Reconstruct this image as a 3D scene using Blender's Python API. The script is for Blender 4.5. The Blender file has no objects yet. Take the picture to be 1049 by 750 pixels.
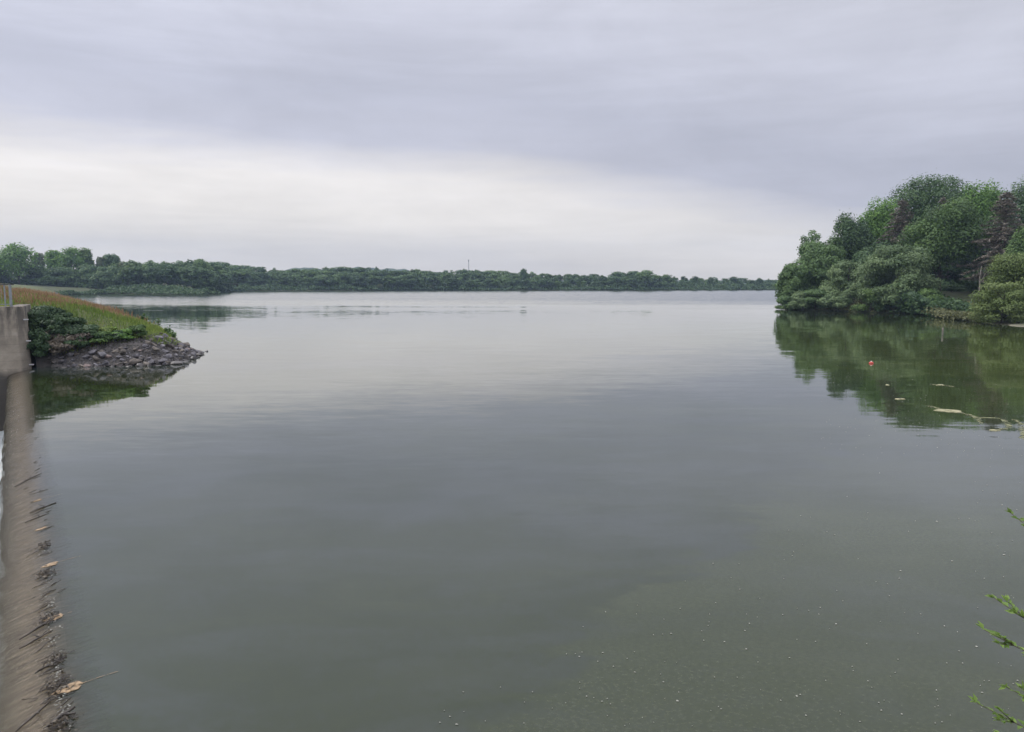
import bpy, bmesh, math, random
import numpy as np
from mathutils import Vector, Matrix

random.seed(7)
RNG = np.random.default_rng(11)
S = bpy.context.scene
COL = S.collection
R = math.radians

# ------------------------------------------------------------------ camera geometry
W0, H0, F = 1049.0, 750.0, 800.0
HC = 4.4
PITCH = math.atan(86.0 / F)
CP, SP = math.cos(PITCH), math.sin(PITCH)


def ray(px, py):
    x, y = (px - 524.5) / F, (375.0 - py) / F
    return np.array([x, CP + y * SP, y * CP - SP])


def U(px, py, z=0.0):
    d = ray(px, py)
    k = (z - HC) / d[2]
    return np.array([d[0] * k, d[1] * k, z])


def at(px, py, Y):
    d = ray(px, py)
    k = Y / d[1]
    return np.array([d[0] * k, Y, HC + d[2] * k])


# weir aligned axes: s runs along the crest away from the camera, t to the lake side
_h = ray(14, 289)
AX = np.array([_h[0], _h[1]]) / math.hypot(_h[0], _h[1])
PX = np.array([AX[1], -AX[0]])


def st(s, t):
    return AX * s + PX * t


def to_st(p):
    return float(np.dot(p[:2], AX)), float(np.dot(p[:2], PX))


# ------------------------------------------------------------------ object helpers
def tag(o, label=None, cat=None, group=None, kind=None):
    if label: o['label'] = label
    if cat: o['category'] = cat
    if group: o['group'] = group
    if kind: o['kind'] = kind
    return o


def link(name, me, mat=None, parent=None):
    o = bpy.data.objects.new(name, me)
    COL.objects.link(o)
    if mat is not None and me is not None and len(me.materials) == 0:
        me.materials.append(mat)
    if parent is not None:
        o.parent = parent
    return o


def empty(name, loc, rz=0.0):
    o = bpy.data.objects.new(name, None)
    COL.objects.link(o)
    o.location = loc
    o.rotation_euler = (0, 0, rz)
    o.empty_display_size = 0.3
    return o


def quadmesh(name, V, tone=None, smooth=False):
    """V: (n,4,3) separate quads"""
    n = len(V)
    me = bpy.data.meshes.new(name)
    me.vertices.add(n * 4)
    me.vertices.foreach_set('co', np.ascontiguousarray(V.reshape(-1), dtype=np.float32))
    me.loops.add(n * 4)
    me.loops.foreach_set('vertex_index', np.arange(n * 4, dtype=np.int32))
    me.polygons.add(n)
    me.polygons.foreach_set('loop_start', np.arange(0, n * 4, 4, dtype=np.int32))
    me.update(calc_edges=True)
    if tone is not None:
        a = me.attributes.new('tone', 'FLOAT', 'FACE')
        a.data.foreach_set('value', np.asarray(tone, dtype=np.float32))
    return me


def pymesh(name, verts, faces, smooth=False):
    me = bpy.data.meshes.new(name)
    me.from_pydata([tuple(map(float, v)) for v in verts], [], faces)
    me.update()
    if smooth:
        me.polygons.foreach_set('use_smooth', np.ones(len(me.polygons), dtype=bool))
    return me


class MB:
    def __init__(self):
        self.v, self.f = [], []

    def tube(self, pts, rad, n=6, cap=True):
        pts = [np.array(p, float) for p in pts]
        if np.isscalar(rad): rad = [rad] * len(pts)
        b = len(self.v)
        for i, p in enumerate(pts):
            d = pts[min(i + 1, len(pts) - 1)] - pts[max(i - 1, 0)]
            d = d / (np.linalg.norm(d) + 1e-9)
            ref = np.array([1.0, 0, 0]) if abs(d[0]) < 0.8 else np.array([0, 1.0, 0])
            u = np.cross(d, ref); u /= np.linalg.norm(u)
            w = np.cross(d, u)
            for k in range(n):
                a = 2 * math.pi * k / n
                self.v.append(p + rad[i] * (math.cos(a) * u + math.sin(a) * w))
        for i in range(len(pts) - 1):
            for k in range(n):
                k2 = (k + 1) % n
                self.f.append((b + i * n + k, b + i * n + k2, b + (i + 1) * n + k2, b + (i + 1) * n + k))
        if cap:
            self.f.append(tuple(b + k for k in range(n))[::-1])
            e = b + (len(pts) - 1) * n
            self.f.append(tuple(e + k for k in range(n)))
        return self

    def box(self, c, size, ax=None):
        """ax: 2 horizontal unit vectors (3D) for local x, y"""
        ux, uy = (np.array([1., 0, 0]), np.array([0, 1., 0])) if ax is None else ax
        uz = np.array([0, 0, 1.])
        b = len(self.v)
        for dz in (-.5, .5):
            for dx, dy in ((-.5, -.5), (.5, -.5), (.5, .5), (-.5, .5)):
                self.v.append(np.array(c) + ux * dx * size[0] + uy * dy * size[1] + uz * dz * size[2])
        for q in ((3, 2, 1, 0), (4, 5, 6, 7), (0, 1, 5, 4), (1, 2, 6, 5), (2, 3, 7, 6), (3, 0, 4, 7)):
            self.f.append(tuple(b + k for k in q))
        return self

    def build(self, name, mat, parent=None, smooth=False):
        return link(name, pymesh(name, self.v, self.f, smooth), mat, parent)


def fnoise(x, y, seed=0):
    """cheap smooth 2D noise"""
    r = np.random.default_rng(seed)
    out = np.zeros_like(np.asarray(x, float))
    amp = 1.0
    for o in range(5):
        for _ in range(3):
            a = r.uniform(0, 2 * math.pi); ph = r.uniform(0, 6.28)
            k = 2.0 ** o
            out = out + amp * np.sin((x * math.cos(a) + y * math.sin(a)) * k + ph + 1.3 * np.sin(0.7 * k * (x * math.sin(a) - y * math.cos(a)) + ph * 2)) / 3
        amp *= 0.5
    return out


# ------------------------------------------------------------------ material helpers
class NT:
    def __init__(self, nt):
        self.nt = nt

    def n(self, typ, _set=None, **inp):
        nd = self.nt.nodes.new(typ)
        for k, v in (_set or {}).items():
            setattr(nd, k, v)
        for k, v in inp.items():
            key = int(k[1:]) if k[0] == 'i' and k[1:].isdigit() else k.replace('_', ' ')
            sock = nd.inputs[key]
            if isinstance(v, bpy.types.NodeSocket):
                self.nt.links.new(v, sock)
            elif isinstance(v, bpy.types.Node):
                self.nt.links.new(v.outputs[0], sock)
            else:
                sock.default_value = v
        return nd

    def math(self, op, a, b=0.0, c=None, clamp=False):
        kw = {'i0': a, 'i1': b}
        if c is not None: kw['i2'] = c
        return self.n('ShaderNodeMath', {'operation': op, 'use_clamp': clamp}, **kw).outputs[0]

    def ramp(self, fac, stops, interp='LINEAR'):
        nd = self.n('ShaderNodeValToRGB', None, i0=fac)
        cr = nd.color_ramp
        cr.interpolation = interp
        while len(cr.elements) > 1: cr.elements.remove(cr.elements[-1])
        cr.elements[0].position, cr.elements[0].color = stops[0][0], col(stops[0][1])
        for p, c in stops[1:]:
            e = cr.elements.new(p); e.color = col(c)
        return nd.outputs[0]

    def mix(self, fac, a, b, mode='MIX'):
        nd = self.nt.nodes.new('ShaderNodeMix')
        nd.data_type = 'RGBA'; nd.blend_type = mode
        for sock, v in ((nd.inputs[0], fac), (nd.inputs[6], a), (nd.inputs[7], b)):
            if isinstance(v, bpy.types.NodeSocket): self.nt.links.new(v, sock)
            else: sock.default_value = col(v) if not np.isscalar(v) else v
        return nd.outputs[2]

    def noise(self, vec, scale, detail=4, rough=0.55, dist=0.0):
        nd = self.n('ShaderNodeTexNoise', None, Scale=scale, Detail=detail, Roughness=rough, Distortion=dist)
        if vec is not None: self.nt.links.new(vec, nd.inputs['Vector'])
        return nd.outputs['Fac']

    def mapping(self, vec, scale=(1, 1, 1), rot=(0, 0, 0), loc=(0, 0, 0)):
        return self.n('ShaderNodeMapping', None, Vector=vec, Scale=scale, Rotation=rot, Location=loc).outputs[0]


def col(c):
    if np.isscalar(c): return (c, c, c, 1)
    c = tuple(float(x) for x in c)
    return c if len(c) == 4 else c + (1.0,)


def newmat(name):
    m = bpy.data.materials.new(name)
    m.use_nodes = True
    m.node_tree.nodes.clear()
    return m, NT(m.node_tree)


def finish(m, t, surf):
    out = t.nt.nodes.new('ShaderNodeOutputMaterial')
    t.nt.links.new(surf, out.inputs['Surface'])
    return m


def foliage_mat(name, dark, mid, light, transl=0.25, scale=0.5):
    m, t = newmat(name)
    geo = t.n('ShaderNodeTexCoord')
    att = t.n('ShaderNodeAttribute', {'attribute_name': 'tone'})
    oi = t.n('ShaderNodeObjectInfo')
    nz = t.noise(geo.outputs['Object'], scale, 3)
    f = t.math('ADD', t.math('MULTIPLY', att.outputs['Fac'], 0.62), t.math('MULTIPLY', nz, 0.38))
    f = t.math('ADD', f, t.math('MULTIPLY', t.math('SUBTRACT', oi.outputs['Random'], 0.5), 0.16), clamp=True)
    c = t.ramp(f, [(0.18, dark), (0.5, mid), (0.85, light)])
    d = t.n('ShaderNodeBsdfPrincipled', None, Base_Color=c, Roughness=0.55)
    d.inputs['Specular IOR Level'].default_value = 0.3
    tr = t.n('ShaderNodeBsdfTranslucent', None, Color=c)
    mx = t.n('ShaderNodeMixShader', None, i0=transl)
    t.nt.links.new(d.outputs[0], mx.inputs[1]); t.nt.links.new(tr.outputs[0], mx.inputs[2])
    return finish(m, t, mx.outputs[0])


def bark_mat(name, a, b):
    m, t = newmat(name)
    tc = t.n('ShaderNodeTexCoord').outputs['Object']
    nz = t.noise(t.mapping(tc, (6, 6, 1.2)), 2.0, 5)
    c = t.ramp(nz, [(0.3, a), (0.7, b)])
    bp = t.n('ShaderNodeBump', None, Strength=0.5, Distance=0.03, Height=nz)
    d = t.n('ShaderNodeBsdfPrincipled', None, Base_Color=c, Roughness=0.9, Normal=bp.outputs[0])
    return finish(m, t, d.outputs[0])


def plain_mat(name, stops, scale=3.0, rough=0.8, bump=0.3, bdist=0.02, metal=0.0, random_tint=0.0, coord='Object'):
    m, t = newmat(name)
    tc = t.n('ShaderNodeTexCoord').outputs[coord]
    nz = t.noise(tc, scale, 6, 0.6)
    f = nz
    if random_tint:
        oi = t.n('ShaderNodeObjectInfo')
        f = t.math('ADD', nz, t.math('MULTIPLY', t.math('SUBTRACT', oi.outputs['Random'], 0.5), random_tint), clamp=True)
    c = t.ramp(f, stops)
    bp = t.n('ShaderNodeBump', None, Strength=bump, Distance=bdist, Height=nz)
    d = t.n('ShaderNodeBsdfPrincipled', None, Base_Color=c, Roughness=rough, Metallic=metal, Normal=bp.outputs[0])
    return finish(m, t, d.outputs[0])


M = {}
M['oak'] = foliage_mat('oak_leaf', (0.042, 0.080, 0.027), (0.097, 0.174, 0.049), (0.166, 0.257, 0.069))
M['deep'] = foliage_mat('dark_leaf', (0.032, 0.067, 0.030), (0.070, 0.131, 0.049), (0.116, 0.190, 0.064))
M['bright'] = foliage_mat('bright_leaf', (0.075, 0.154, 0.033), (0.147, 0.278, 0.057), (0.221, 0.369, 0.080))
M['willow'] = foliage_mat('willow_leaf', (0.081, 0.133, 0.055), (0.163, 0.238, 0.105), (0.243, 0.322, 0.148))
M['olive'] = foliage_mat('olive_leaf', (0.067, 0.124, 0.044), (0.131, 0.216, 0.077), (0.185, 0.291, 0.108))
M['lime'] = foliage_mat('lime_leaf', (0.090, 0.135, 0.036), (0.150, 0.210, 0.062), (0.205, 0.260, 0.092))
M['far'] = foliage_mat('far_leaf', (0.042, 0.089, 0.041), (0.093, 0.170, 0.069), (0.174, 0.254, 0.099), scale=0.25)
M['fartan'] = foliage_mat('far_pale_leaf', (0.075, 0.105, 0.051), (0.135, 0.175, 0.090), (0.195, 0.231, 0.128), scale=0.25)
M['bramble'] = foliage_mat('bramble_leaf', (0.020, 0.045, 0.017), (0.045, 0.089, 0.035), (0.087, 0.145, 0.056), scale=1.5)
M['dry'] = foliage_mat('dry_bramble_stem', (0.066, 0.055, 0.041), (0.114, 0.094, 0.070), (0.168, 0.144, 0.106), 0.1, scale=1.5)
M['dead'] = foliage_mat('dead_needle', (0.105, 0.095, 0.076), (0.185, 0.165, 0.135), (0.30, 0.27, 0.225), 0.1)
M['near'] = foliage_mat('near_leaf', (0.071, 0.130, 0.026), (0.151, 0.251, 0.050), (0.288, 0.411, 0.107), 0.3, scale=3)
M['grass'] = foliage_mat('grass_blade', (0.101, 0.164, 0.036), (0.212, 0.289, 0.062), (0.374, 0.414, 0.109), 0.3, scale=0.3)
M['seed'] = foliage_mat('seed_head', (0.20, 0.125, 0.070), (0.34, 0.215, 0.125), (0.46, 0.31, 0.19), 0.25, scale=0.3)
M['reed'] = foliage_mat('bank_plant', (0.079, 0.091, 0.036), (0.159, 0.168, 0.065), (0.251, 0.229, 0.101), 0.25, scale=0.4)
M['bark'] = bark_mat('bark', (0.035, 0.028, 0.022), (0.10, 0.085, 0.068))
M['palebark'] = bark_mat('pale_bark', (0.13, 0.115, 0.095), (0.30, 0.28, 0.25))
M['deadbark'] = bark_mat('dead_bark', (0.06, 0.05, 0.046), (0.17, 0.14, 0.125))
M['twig'] = bark_mat('twig_bark', (0.05, 0.042, 0.025), (0.12, 0.10, 0.06))
M['rock'] = plain_mat('riprap_stone', [(0.25, (0.045, 0.043, 0.048)), (0.5, (0.115, 0.110, 0.120)), (0.72, (0.20, 0.19, 0.205)), (0.9, (0.33, 0.31, 0.32))], 4.5, 0.85, 0.8, 0.05, random_tint=0.45)
M['rubble'] = plain_mat('rubble', [(0.3, (0.035, 0.032, 0.030)), (0.55, (0.10, 0.092, 0.088)), (0.8, (0.22, 0.20, 0.19))], 6.0, 0.9, 0.5, 0.03, coord='Generated')
M['brownrock'] = plain_mat('brown_stone', [(0.25, (0.06, 0.052, 0.044)), (0.55, (0.15, 0.13, 0.11)), (0.85, (0.29, 0.26, 0.22))], 4.0, 0.85, 0.7, 0.05, random_tint=0.4)
M['pinkrock'] = plain_mat('pink_stone', [(0.25, (0.13, 0.095, 0.085)), (0.8, (0.30, 0.24, 0.22))], 3, 0.85, 0.6, 0.04, random_tint=0.4)
M['wetrock'] = plain_mat('wet_stone', [(0.25, (0.03, 0.028, 0.026)), (0.8, (0.10, 0.09, 0.082))], 3, 0.4, 0.6, 0.03, random_tint=0.3)
M['steel'] = plain_mat('galvanised_steel', [(0.3, (0.20, 0.22, 0.24)), (0.7, (0.32, 0.34, 0.36))], 4, 0.55, 0.1, 0.005, 0.3)
M['darksteel'] = plain_mat('dark_steel', [(0.3, (0.05, 0.052, 0.055)), (0.7, (0.10, 0.10, 0.10))], 4, 0.6, 0.1, 0.005, 0.2)
M['bracket'] = plain_mat('white_painted_iron', [(0.3, (0.45, 0.45, 0.45)), (0.7, (0.68, 0.68, 0.68))], 8, 0.6, 0.1, 0.005)
M['stick'] = plain_mat('wet_stick', [(0.3, (0.020, 0.016, 0.013)), (0.7, (0.060, 0.048, 0.038))], 8, 0.45, 0.5, 0.01)
M['speck'] = plain_mat('foam_speck', [(0.3, (0.24, 0.24, 0.21)), (0.7, (0.42, 0.42, 0.37))], 3, 0.8, 0.1, 0.005)
def mat_ragged(name, lo, hi, sc, c0, c1):
    m, t = newmat(name)
    pos = t.n('ShaderNodeNewGeometry').outputs['Position']
    n1 = t.noise(pos, sc, 5, 0.65)
    c = t.ramp(n1, [(0.3, lo), (0.7, hi)])
    d = t.n('ShaderNodeBsdfPrincipled', None, Base_Color=c, Roughness=0.6)
    tr = t.n('ShaderNodeBsdfTransparent')
    f = t.n('ShaderNodeMapRange', None, Value=n1, i1=c0, i2=c1).outputs[0]
    mx = t.n('ShaderNodeMixShader', None, i0=f)
    t.nt.links.new(tr.outputs[0], mx.inputs[1]); t.nt.links.new(d.outputs[0], mx.inputs[2])
    return finish(m, t, mx.outputs[0])


M['silt'] = mat_ragged('orange_silt', (0.20, 0.135, 0.070), (0.36, 0.25, 0.14), 14.0, .36, .56)
M['strand'] = mat_ragged('algae_strand', (0.09, 0.105, 0.040), (0.22, 0.225, 0.11), 4.0, .36, .60)
M['algae'] = mat_ragged('algae_mat', (0.17, 0.17, 0.075), (0.44, 0.41, 0.25), 3.0, .28, .40)
M['buoy'] = plain_mat('red_plastic', [(0.3, (0.45, 0.04, 0.03)), (0.7, (0.6, 0.07, 0.05))], 4, 0.4, 0.05, 0.004)
M['white'] = plain_mat('white_plastic', [(0.3, (0.65, 0.65, 0.62)), (0.7, (0.8, 0.8, 0.78))], 4, 0.5, 0.05, 0.004)
M['mast'] = plain_mat('mast_steel', [(0.3, (0.20, 0.20, 0.21)), (0.7, (0.30, 0.30, 0.31))], 1, 0.6, 0.05, 0.004)


def mat_ground():
    m, t = newmat('earth_and_grass')
    g = t.n('ShaderNodeNewGeometry')
    pos = g.outputs['Position']
    z = t.n('ShaderNodeSeparateXYZ', None, Vector=pos).outputs[2]
    n1 = t.noise(pos, 0.12, 5); n2 = t.noise(pos, 1.4, 6, 0.65)
    base = t.ramp(t.math('ADD', t.math('MULTIPLY', n1, 0.5), t.math('MULTIPLY', n2, 0.5)),
                  [(0.3, (0.040, 0.036, 0.024)), (0.5, (0.055, 0.070, 0.028)), (0.7, (0.085, 0.105, 0.035))])
    mud = t.ramp(n2, [(0.3, (0.10, 0.092, 0.062)), (0.7, (0.27, 0.25, 0.19))])
    f = t.n('ShaderNodeMapRange', None, Value=t.math('ADD', z, t.math('MULTIPLY', n2, 0.25)), i1=0.12, i2=0.36).outputs[0]
    yy = t.n('ShaderNodeSeparateXYZ', None, Vector=pos).outputs[1]
    spit = t.n('ShaderNodeMapRange', None, Value=yy, i1=108.0, i2=104.0).outputs[0]
    f = t.math('SUBTRACT', 1.0, t.math('MULTIPLY', t.math('SUBTRACT', 1.0, f), spit))
    c = t.mix(f, mud, base)
    bp = t.n('ShaderNodeBump', None, Strength=0.6, Distance=0.08, Height=n2)
    d = t.n('ShaderNodeBsdfPrincipled', None, Base_Color=c, Roughness=0.95, Normal=bp.outputs[0])
    return finish(m, t, d.outputs[0])


def mat_dam():
    m, t = newmat('embankment_turf')
    pos = t.n('ShaderNodeNewGeometry').outputs['Position']
    n1 = t.noise(pos, 0.5, 4); n2 = t.noise(pos, 3.0, 6, 0.65)
    c = t.ramp(t.math('ADD', t.math('MULTIPLY', n1, 0.5), t.math('MULTIPLY', n2, 0.5)),
               [(0.3, (0.045, 0.050, 0.020)), (0.5, (0.075, 0.095, 0.028)), (0.72, (0.13, 0.13, 0.045))])
    z = t.n('ShaderNodeSeparateXYZ', None, Vector=pos).outputs[2]
    lo = t.n('ShaderNodeMapRange', None, Value=t.math('ADD', z, t.math('MULTIPLY', n1, 0.8)), i1=1.7, i2=1.3).outputs[0]
    c = t.mix(lo, c, t.ramp(n2, [(0.3, (0.022, 0.020, 0.018)), (0.7, (0.085, 0.078, 0.072))]))
    bp = t.n('ShaderNodeBump', None, Strength=0.6, Distance=0.08, Height=n2)
    d = t.n('ShaderNodeBsdfPrincipled', None, Base_Color=c, Roughness=0.95, Normal=bp.outputs[0])
    return finish(m, t, d.outputs[0])


def mat_concrete():
    m, t = newmat('stained_concrete')
    pos = t.n('ShaderNodeNewGeometry').outputs['Position']
    z = t.n('ShaderNodeSeparateXYZ', None, Vector=pos).outputs[2]
    n1 = t.noise(pos, 1.2, 6, 0.65)
    n2 = t.noise(t.mapping(pos, (2.0, 2.0, 0.55)), 1.1, 5, 0.6)
    c = t.ramp(n1, [(0.25, (0.19, 0.165, 0.135)), (0.55, (0.32, 0.28, 0.225)), (0.8, (0.42, 0.37, 0.31))])
    # black lichen streaks running down from the coping
    sz = t.n('ShaderNodeMapRange', None, Value=z, i1=0.8, i2=3.2).outputs[0]
    sm = t.math('MULTIPLY', t.n('ShaderNodeMapRange', None, Value=n2, i1=0.40, i2=0.52).outputs[0], t.math('MULTIPLY', sz, 0.9), clamp=True)
    c = t.mix(sm, c, (0.055, 0.050, 0.045))
    # damp dark band at the water line; shade below the lip is painted in too
    dz = t.n('ShaderNodeMapRange', None, Value=t.math('ADD', z, t.math('MULTIPLY', n1, 0.5)), i1=0.30, i2=-0.15).outputs[0]
    c = t.mix(t.math('MULTIPLY', dz, 0.9), c, (0.055, 0.050, 0.045))
    # board marks
    wv = t.n('ShaderNodeTexWave', {'bands_direction': 'Z', 'wave_profile': 'SAW'}, Vector=pos, Scale=0.75, Distortion=0.4, Detail=2.0)
    edge = t.n('ShaderNodeMapRange', None, Value=wv.outputs['Fac'], i1=0.9, i2=1.0).outputs[0]
    c = t.mix(t.math('MULTIPLY', edge, 0.35), c, (0.10, 0.085, 0.07))
    hgt = t.math('SUBTRACT', n1, t.math('MULTIPLY', edge, 0.5))
    bp = t.n('ShaderNodeBump', None, Strength=0.5, Distance=0.03, Height=hgt)
    d = t.n('ShaderNodeBsdfPrincipled', None, Base_Color=c, Roughness=0.9, Normal=bp.outputs[0])
    return finish(m, t, d.outputs[0])


def flow_coords(t, pos):
    """position rotated so that x = t (across the weir), y = s (along the weir)"""
    sp = t.n('ShaderNodeSeparateXYZ', None, Vector=pos)
    x, y = sp.outputs[0], sp.outputs[1]
    tt = t.math('ADD', t.math('MULTIPLY', x, float(PX[0])), t.math('MULTIPLY', y, float(PX[1])))
    ss = t.math('ADD', t.math('MULTIPLY', x, float(AX[0])), t.math('MULTIPLY', y, float(AX[1])))
    return tt, ss, sp.outputs[2]


def mat_crest():
    m, t = newmat('weir_concrete')
    pos = t.n('ShaderNodeNewGeometry').outputs['Position']
    tt, ss, z = flow_coords(t, pos)
    v = t.n('ShaderNodeCombineXYZ', None, i0=tt, i1=ss, i2=z).outputs[0]
    n1 = t.noise(t.mapping(v, (2.5, 16, 1), (0, 0, 0.35)), 1.0, 5, 0.65)
    n2 = t.noise(v, 1.1, 4)
    c = t.ramp(n1, [(0.28, (0.048, 0.037, 0.025)), (0.5, (0.120, 0.096, 0.066)), (0.75, (0.215, 0.18, 0.130))])
    moss = t.n('ShaderNodeMapRange', None, Value=t.math('ADD', tt, t.math('MULTIPLY', t.math('SUBTRACT', n2, 0.5), 0.25)), i1=-0.16, i2=-0.46).outputs[0]
    c = t.mix(moss, c, (0.040, 0.036, 0.018))
    bp = t.n('ShaderNodeBump', None, Strength=0.7, Distance=0.02, Height=n1)
    d = t.n('ShaderNodeBsdfPrincipled', None, Base_Color=c, Roughness=0.8, Normal=bp.outputs[0])
    return finish(m, t, d.outputs[0])


_a, _b = U(450, 748), U(860, 455)
_d = (_b - _a)[:2] / np.linalg.norm((_b - _a)[:2])
SN = (_d[1], -_d[0], -(_d[1] * _a[0] - _d[0] * _a[1]))


def murk_color(t, pos):
    """turbid lake water with drifting algae"""
    sp = t.n('ShaderNodeSeparateXYZ', None, Vector=pos)
    x, y = sp.outputs[0], sp.outputs[1]
    big = t.noise(t.mapping(pos, (0.05, 0.10, 0.05), (0, 0, -0.75)), 1.0, 5, 0.6, 0.8)
    fine = t.noise(pos, 9.0, 3, 0.6)
    mid = t.noise(t.mapping(pos, (0.5, 1.1, 0.5), (0, 0, -0.5)), 0.55, 6, 0.62, 1.2)
    f = t.math('ADD', t.math('MULTIPLY', big, 0.55), t.math('ADD', t.math('MULTIPLY', mid, 0.33), t.math('MULTIPLY', fine, 0.12)))
    c = t.ramp(f, [(0.38, (0.031, 0.040, 0.033)), (0.50, (0.017, 0.026, 0.008)), (0.62, (0.032, 0.042, 0.016))])
    # thin speckled scum sheet that lies over the right hand half, with a drifting diagonal front
    sp_ = t.noise(t.mapping(pos, (17, 21, 1), (0, 0, 0.6)), 1.0, 4, 0.7)
    front = t.math('ADD', t.math('MULTIPLY', x, float(SN[0])), t.math('ADD', t.math('MULTIPLY', y, float(SN[1])), float(SN[2])))
    front = t.math('ADD', front, t.math('MULTIPLY', t.math('SUBTRACT', mid, 0.5), 5.0))
    sm = t.n('ShaderNodeMapRange', {'interpolation_type': 'SMOOTHSTEP'}, Value=front, i1=-0.15, i2=0.5).outputs[0]
    sm = t.math('MULTIPLY', sm, t.n('ShaderNodeMapRange', None, Value=big, i1=0.32, i2=0.62, i3=0.1, i4=1.0).outputs[0])
    scum = t.ramp(sp_, [(0.36, (0.020, 0.029, 0.008)), (0.55, (0.043, 0.054, 0.021)), (0.74, (0.095, 0.105, 0.062))])
    c = t.mix(t.math('MULTIPLY', sm, 0.8), c, scum)
    # algae bloom drifting in the right hand bay
    dx = t.math('DIVIDE', t.math('SUBTRACT', x, 34.0), 20.0)
    dy = t.math('DIVIDE', t.math('SUBTRACT', y, 52.0), 38.0)
    r = t.math('ADD', t.math('MULTIPLY', dx, dx), t.math('MULTIPLY', dy, dy))
    bl = t.n('ShaderNodeMapRange', {'interpolation_type': 'SMOOTHSTEP'}, Value=t.math('ADD', r, t.math('MULTIPLY', t.math('SUBTRACT', mid, 0.5), 2.2)), i1=1.6, i2=0.1).outputs[0]
    c = t.mix(t.math('MULTIPLY', bl, 0.8), c, (0.052, 0.070, 0.018))
    # thin algae swirls in the same bay
    rn = t.noise(t.mapping(pos, (0.10, 0.22, 1.0), (0, 0, 0.45)), 1.0, 5, 0.6, 1.5)
    lines = t.n('ShaderNodeMapRange', None, Value=t.math('ABSOLUTE', t.math('SUBTRACT', rn, 0.5)), i1=0.022, i2=0.0).outputs[0]
    c = t.mix(t.math('MULTIPLY', t.math('MULTIPLY', lines, bl), 0.35), c, (0.17, 0.18, 0.085))
    return c, x, y


def lake_shader(t, pos, c, y):
    """mirror-like turbid water; slopes straight from vector noise so that far ripples stay rough"""
    patch = t.noise(t.mapping(pos, (0.006, 0.03, 0.01)), 1.0, 4)
    rip = t.n('ShaderNodeMapRange', {'interpolation_type': 'SMOOTHSTEP'},
              Value=t.math('ADD', y, t.math('MULTIPLY', t.math('SUBTRACT', patch, 0.5), 90.0)), i1=115.0, i2=195.0).outputs[0]

    def slopes(scale, rot):
        nd = t.n('ShaderNodeTexNoise', None, Vector=t.mapping(pos, scale, (0, 0, rot)), Scale=1.0, Detail=3.0, Roughness=0.55)
        return t.n('ShaderNodeVectorMath', {'operation': 'SUBTRACT'}, i0=nd.outputs['Color'], i1=(0.5, 0.5, 0.5)).outputs[0]
    v = t.n('ShaderNodeVectorMath', {'operation': 'ADD'}, i0=slopes((1.3, 4.5, 1.0), 0.15), i1=slopes((0.25, 1.0, 1.0), -0.12)).outputs[0]
    vs = t.n('ShaderNodeSeparateXYZ', None, Vector=v)
    face = t.math('ADD', 0.030, t.math('MULTIPLY', t.math('ABSOLUTE', vs.outputs[1]), 0.30))
    sy = t.math('SUBTRACT', t.math('MULTIPLY', vs.outputs[1], 0.024), t.math('MULTIPLY', rip, face))
    sx = t.math('MULTIPLY', vs.outputs[0], t.math('ADD', 0.008, t.math('MULTIPLY', rip, 0.10)))
    sv = t.n('ShaderNodeCombineXYZ', None, i0=sx, i1=sy, i2=0.0)
    nn = t.n('ShaderNodeVectorMath', {'operation': 'NORMALIZE'}, i0=t.n('ShaderNodeVectorMath', {'operation': 'ADD'}, i0=sv.outputs[0], i1=(0, 0, 1.0)).outputs[0]).outputs[0]
    rg = t.math('ADD', 0.03, t.math('MULTIPLY', rip, 0.05))
    return t.n('ShaderNodeBsdfPrincipled', None, Base_Color=c, Roughness=rg, IOR=1.52, Normal=nn)


def mat_water():
    m, t = newmat('lake_water')
    pos = t.n('ShaderNodeNewGeometry').outputs['Position']
    c, x, y = murk_color(t, pos)
    return finish(m, t, lake_shader(t, pos, c, y).outputs[0])


def mat_film():
    """water thinning over the crest: lake colour where deep, clear over the concrete where shallow"""
    m, t = newmat('water_over_weir')
    pos = t.n('ShaderNodeNewGeometry').outputs['Position']
    c, x, y = murk_color(t, pos)
    tt, ss, z = flow_coords(t, pos)
    v = t.n('ShaderNodeCombineXYZ', None, i0=tt, i1=ss, i2=0.0).outputs[0]
    streak = t.noise(t.mapping(v, (2.2, 14, 1), (0, 0, 0.35)), 1.0, 4, 0.6)
    shallow = t.n('ShaderNodeMapRange', {'interpolation_type': 'SMOOTHSTEP'},
                  Value=t.math('ADD', tt, t.math('MULTIPLY', t.math('SUBTRACT', streak, 0.5), 0.5)), i1=0.66, i2=-0.08).outputs[0]
    edge = t.n('ShaderNodeMapRange', {'interpolation_type': 'SMOOTHSTEP'}, Value=tt, i1=0.88, i2=0.5).outputs[0]
    shallow = t.math('MULTIPLY', t.math('MULTIPLY', shallow, edge), 0.95)
    h = t.math('MULTIPLY', streak, t.math('MULTIPLY', shallow, 0.022))
    bp = t.n('ShaderNodeBump', None, Strength=1.0, Distance=1.0, Height=h)
    tra = t.n('ShaderNodeBsdfTransparent', None, Color=(0.93, 0.91, 0.86, 1))
    fr = t.n('ShaderNodeFresnel', None, IOR=1.2, Normal=bp.outputs[0])
    gl = t.n('ShaderNodeBsdfGlossy', None, Roughness=0.05, Normal=bp.outputs[0])
    m2 = t.n('ShaderNodeMixShader', None, i0=fr.outputs[0])
    t.nt.links.new(tra.outputs[0], m2.inputs[1]); t.nt.links.new(gl.outputs[0], m2.inputs[2])
    deep = lake_shader(t, pos, c, y)
    mx = t.n('ShaderNodeMixShader', None, i0=shallow)
    t.nt.links.new(deep.outputs[0], mx.inputs[1]); t.nt.links.new(m2.outputs[0], mx.inputs[2])
    return finish(m, t, mx.outputs[0])


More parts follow.
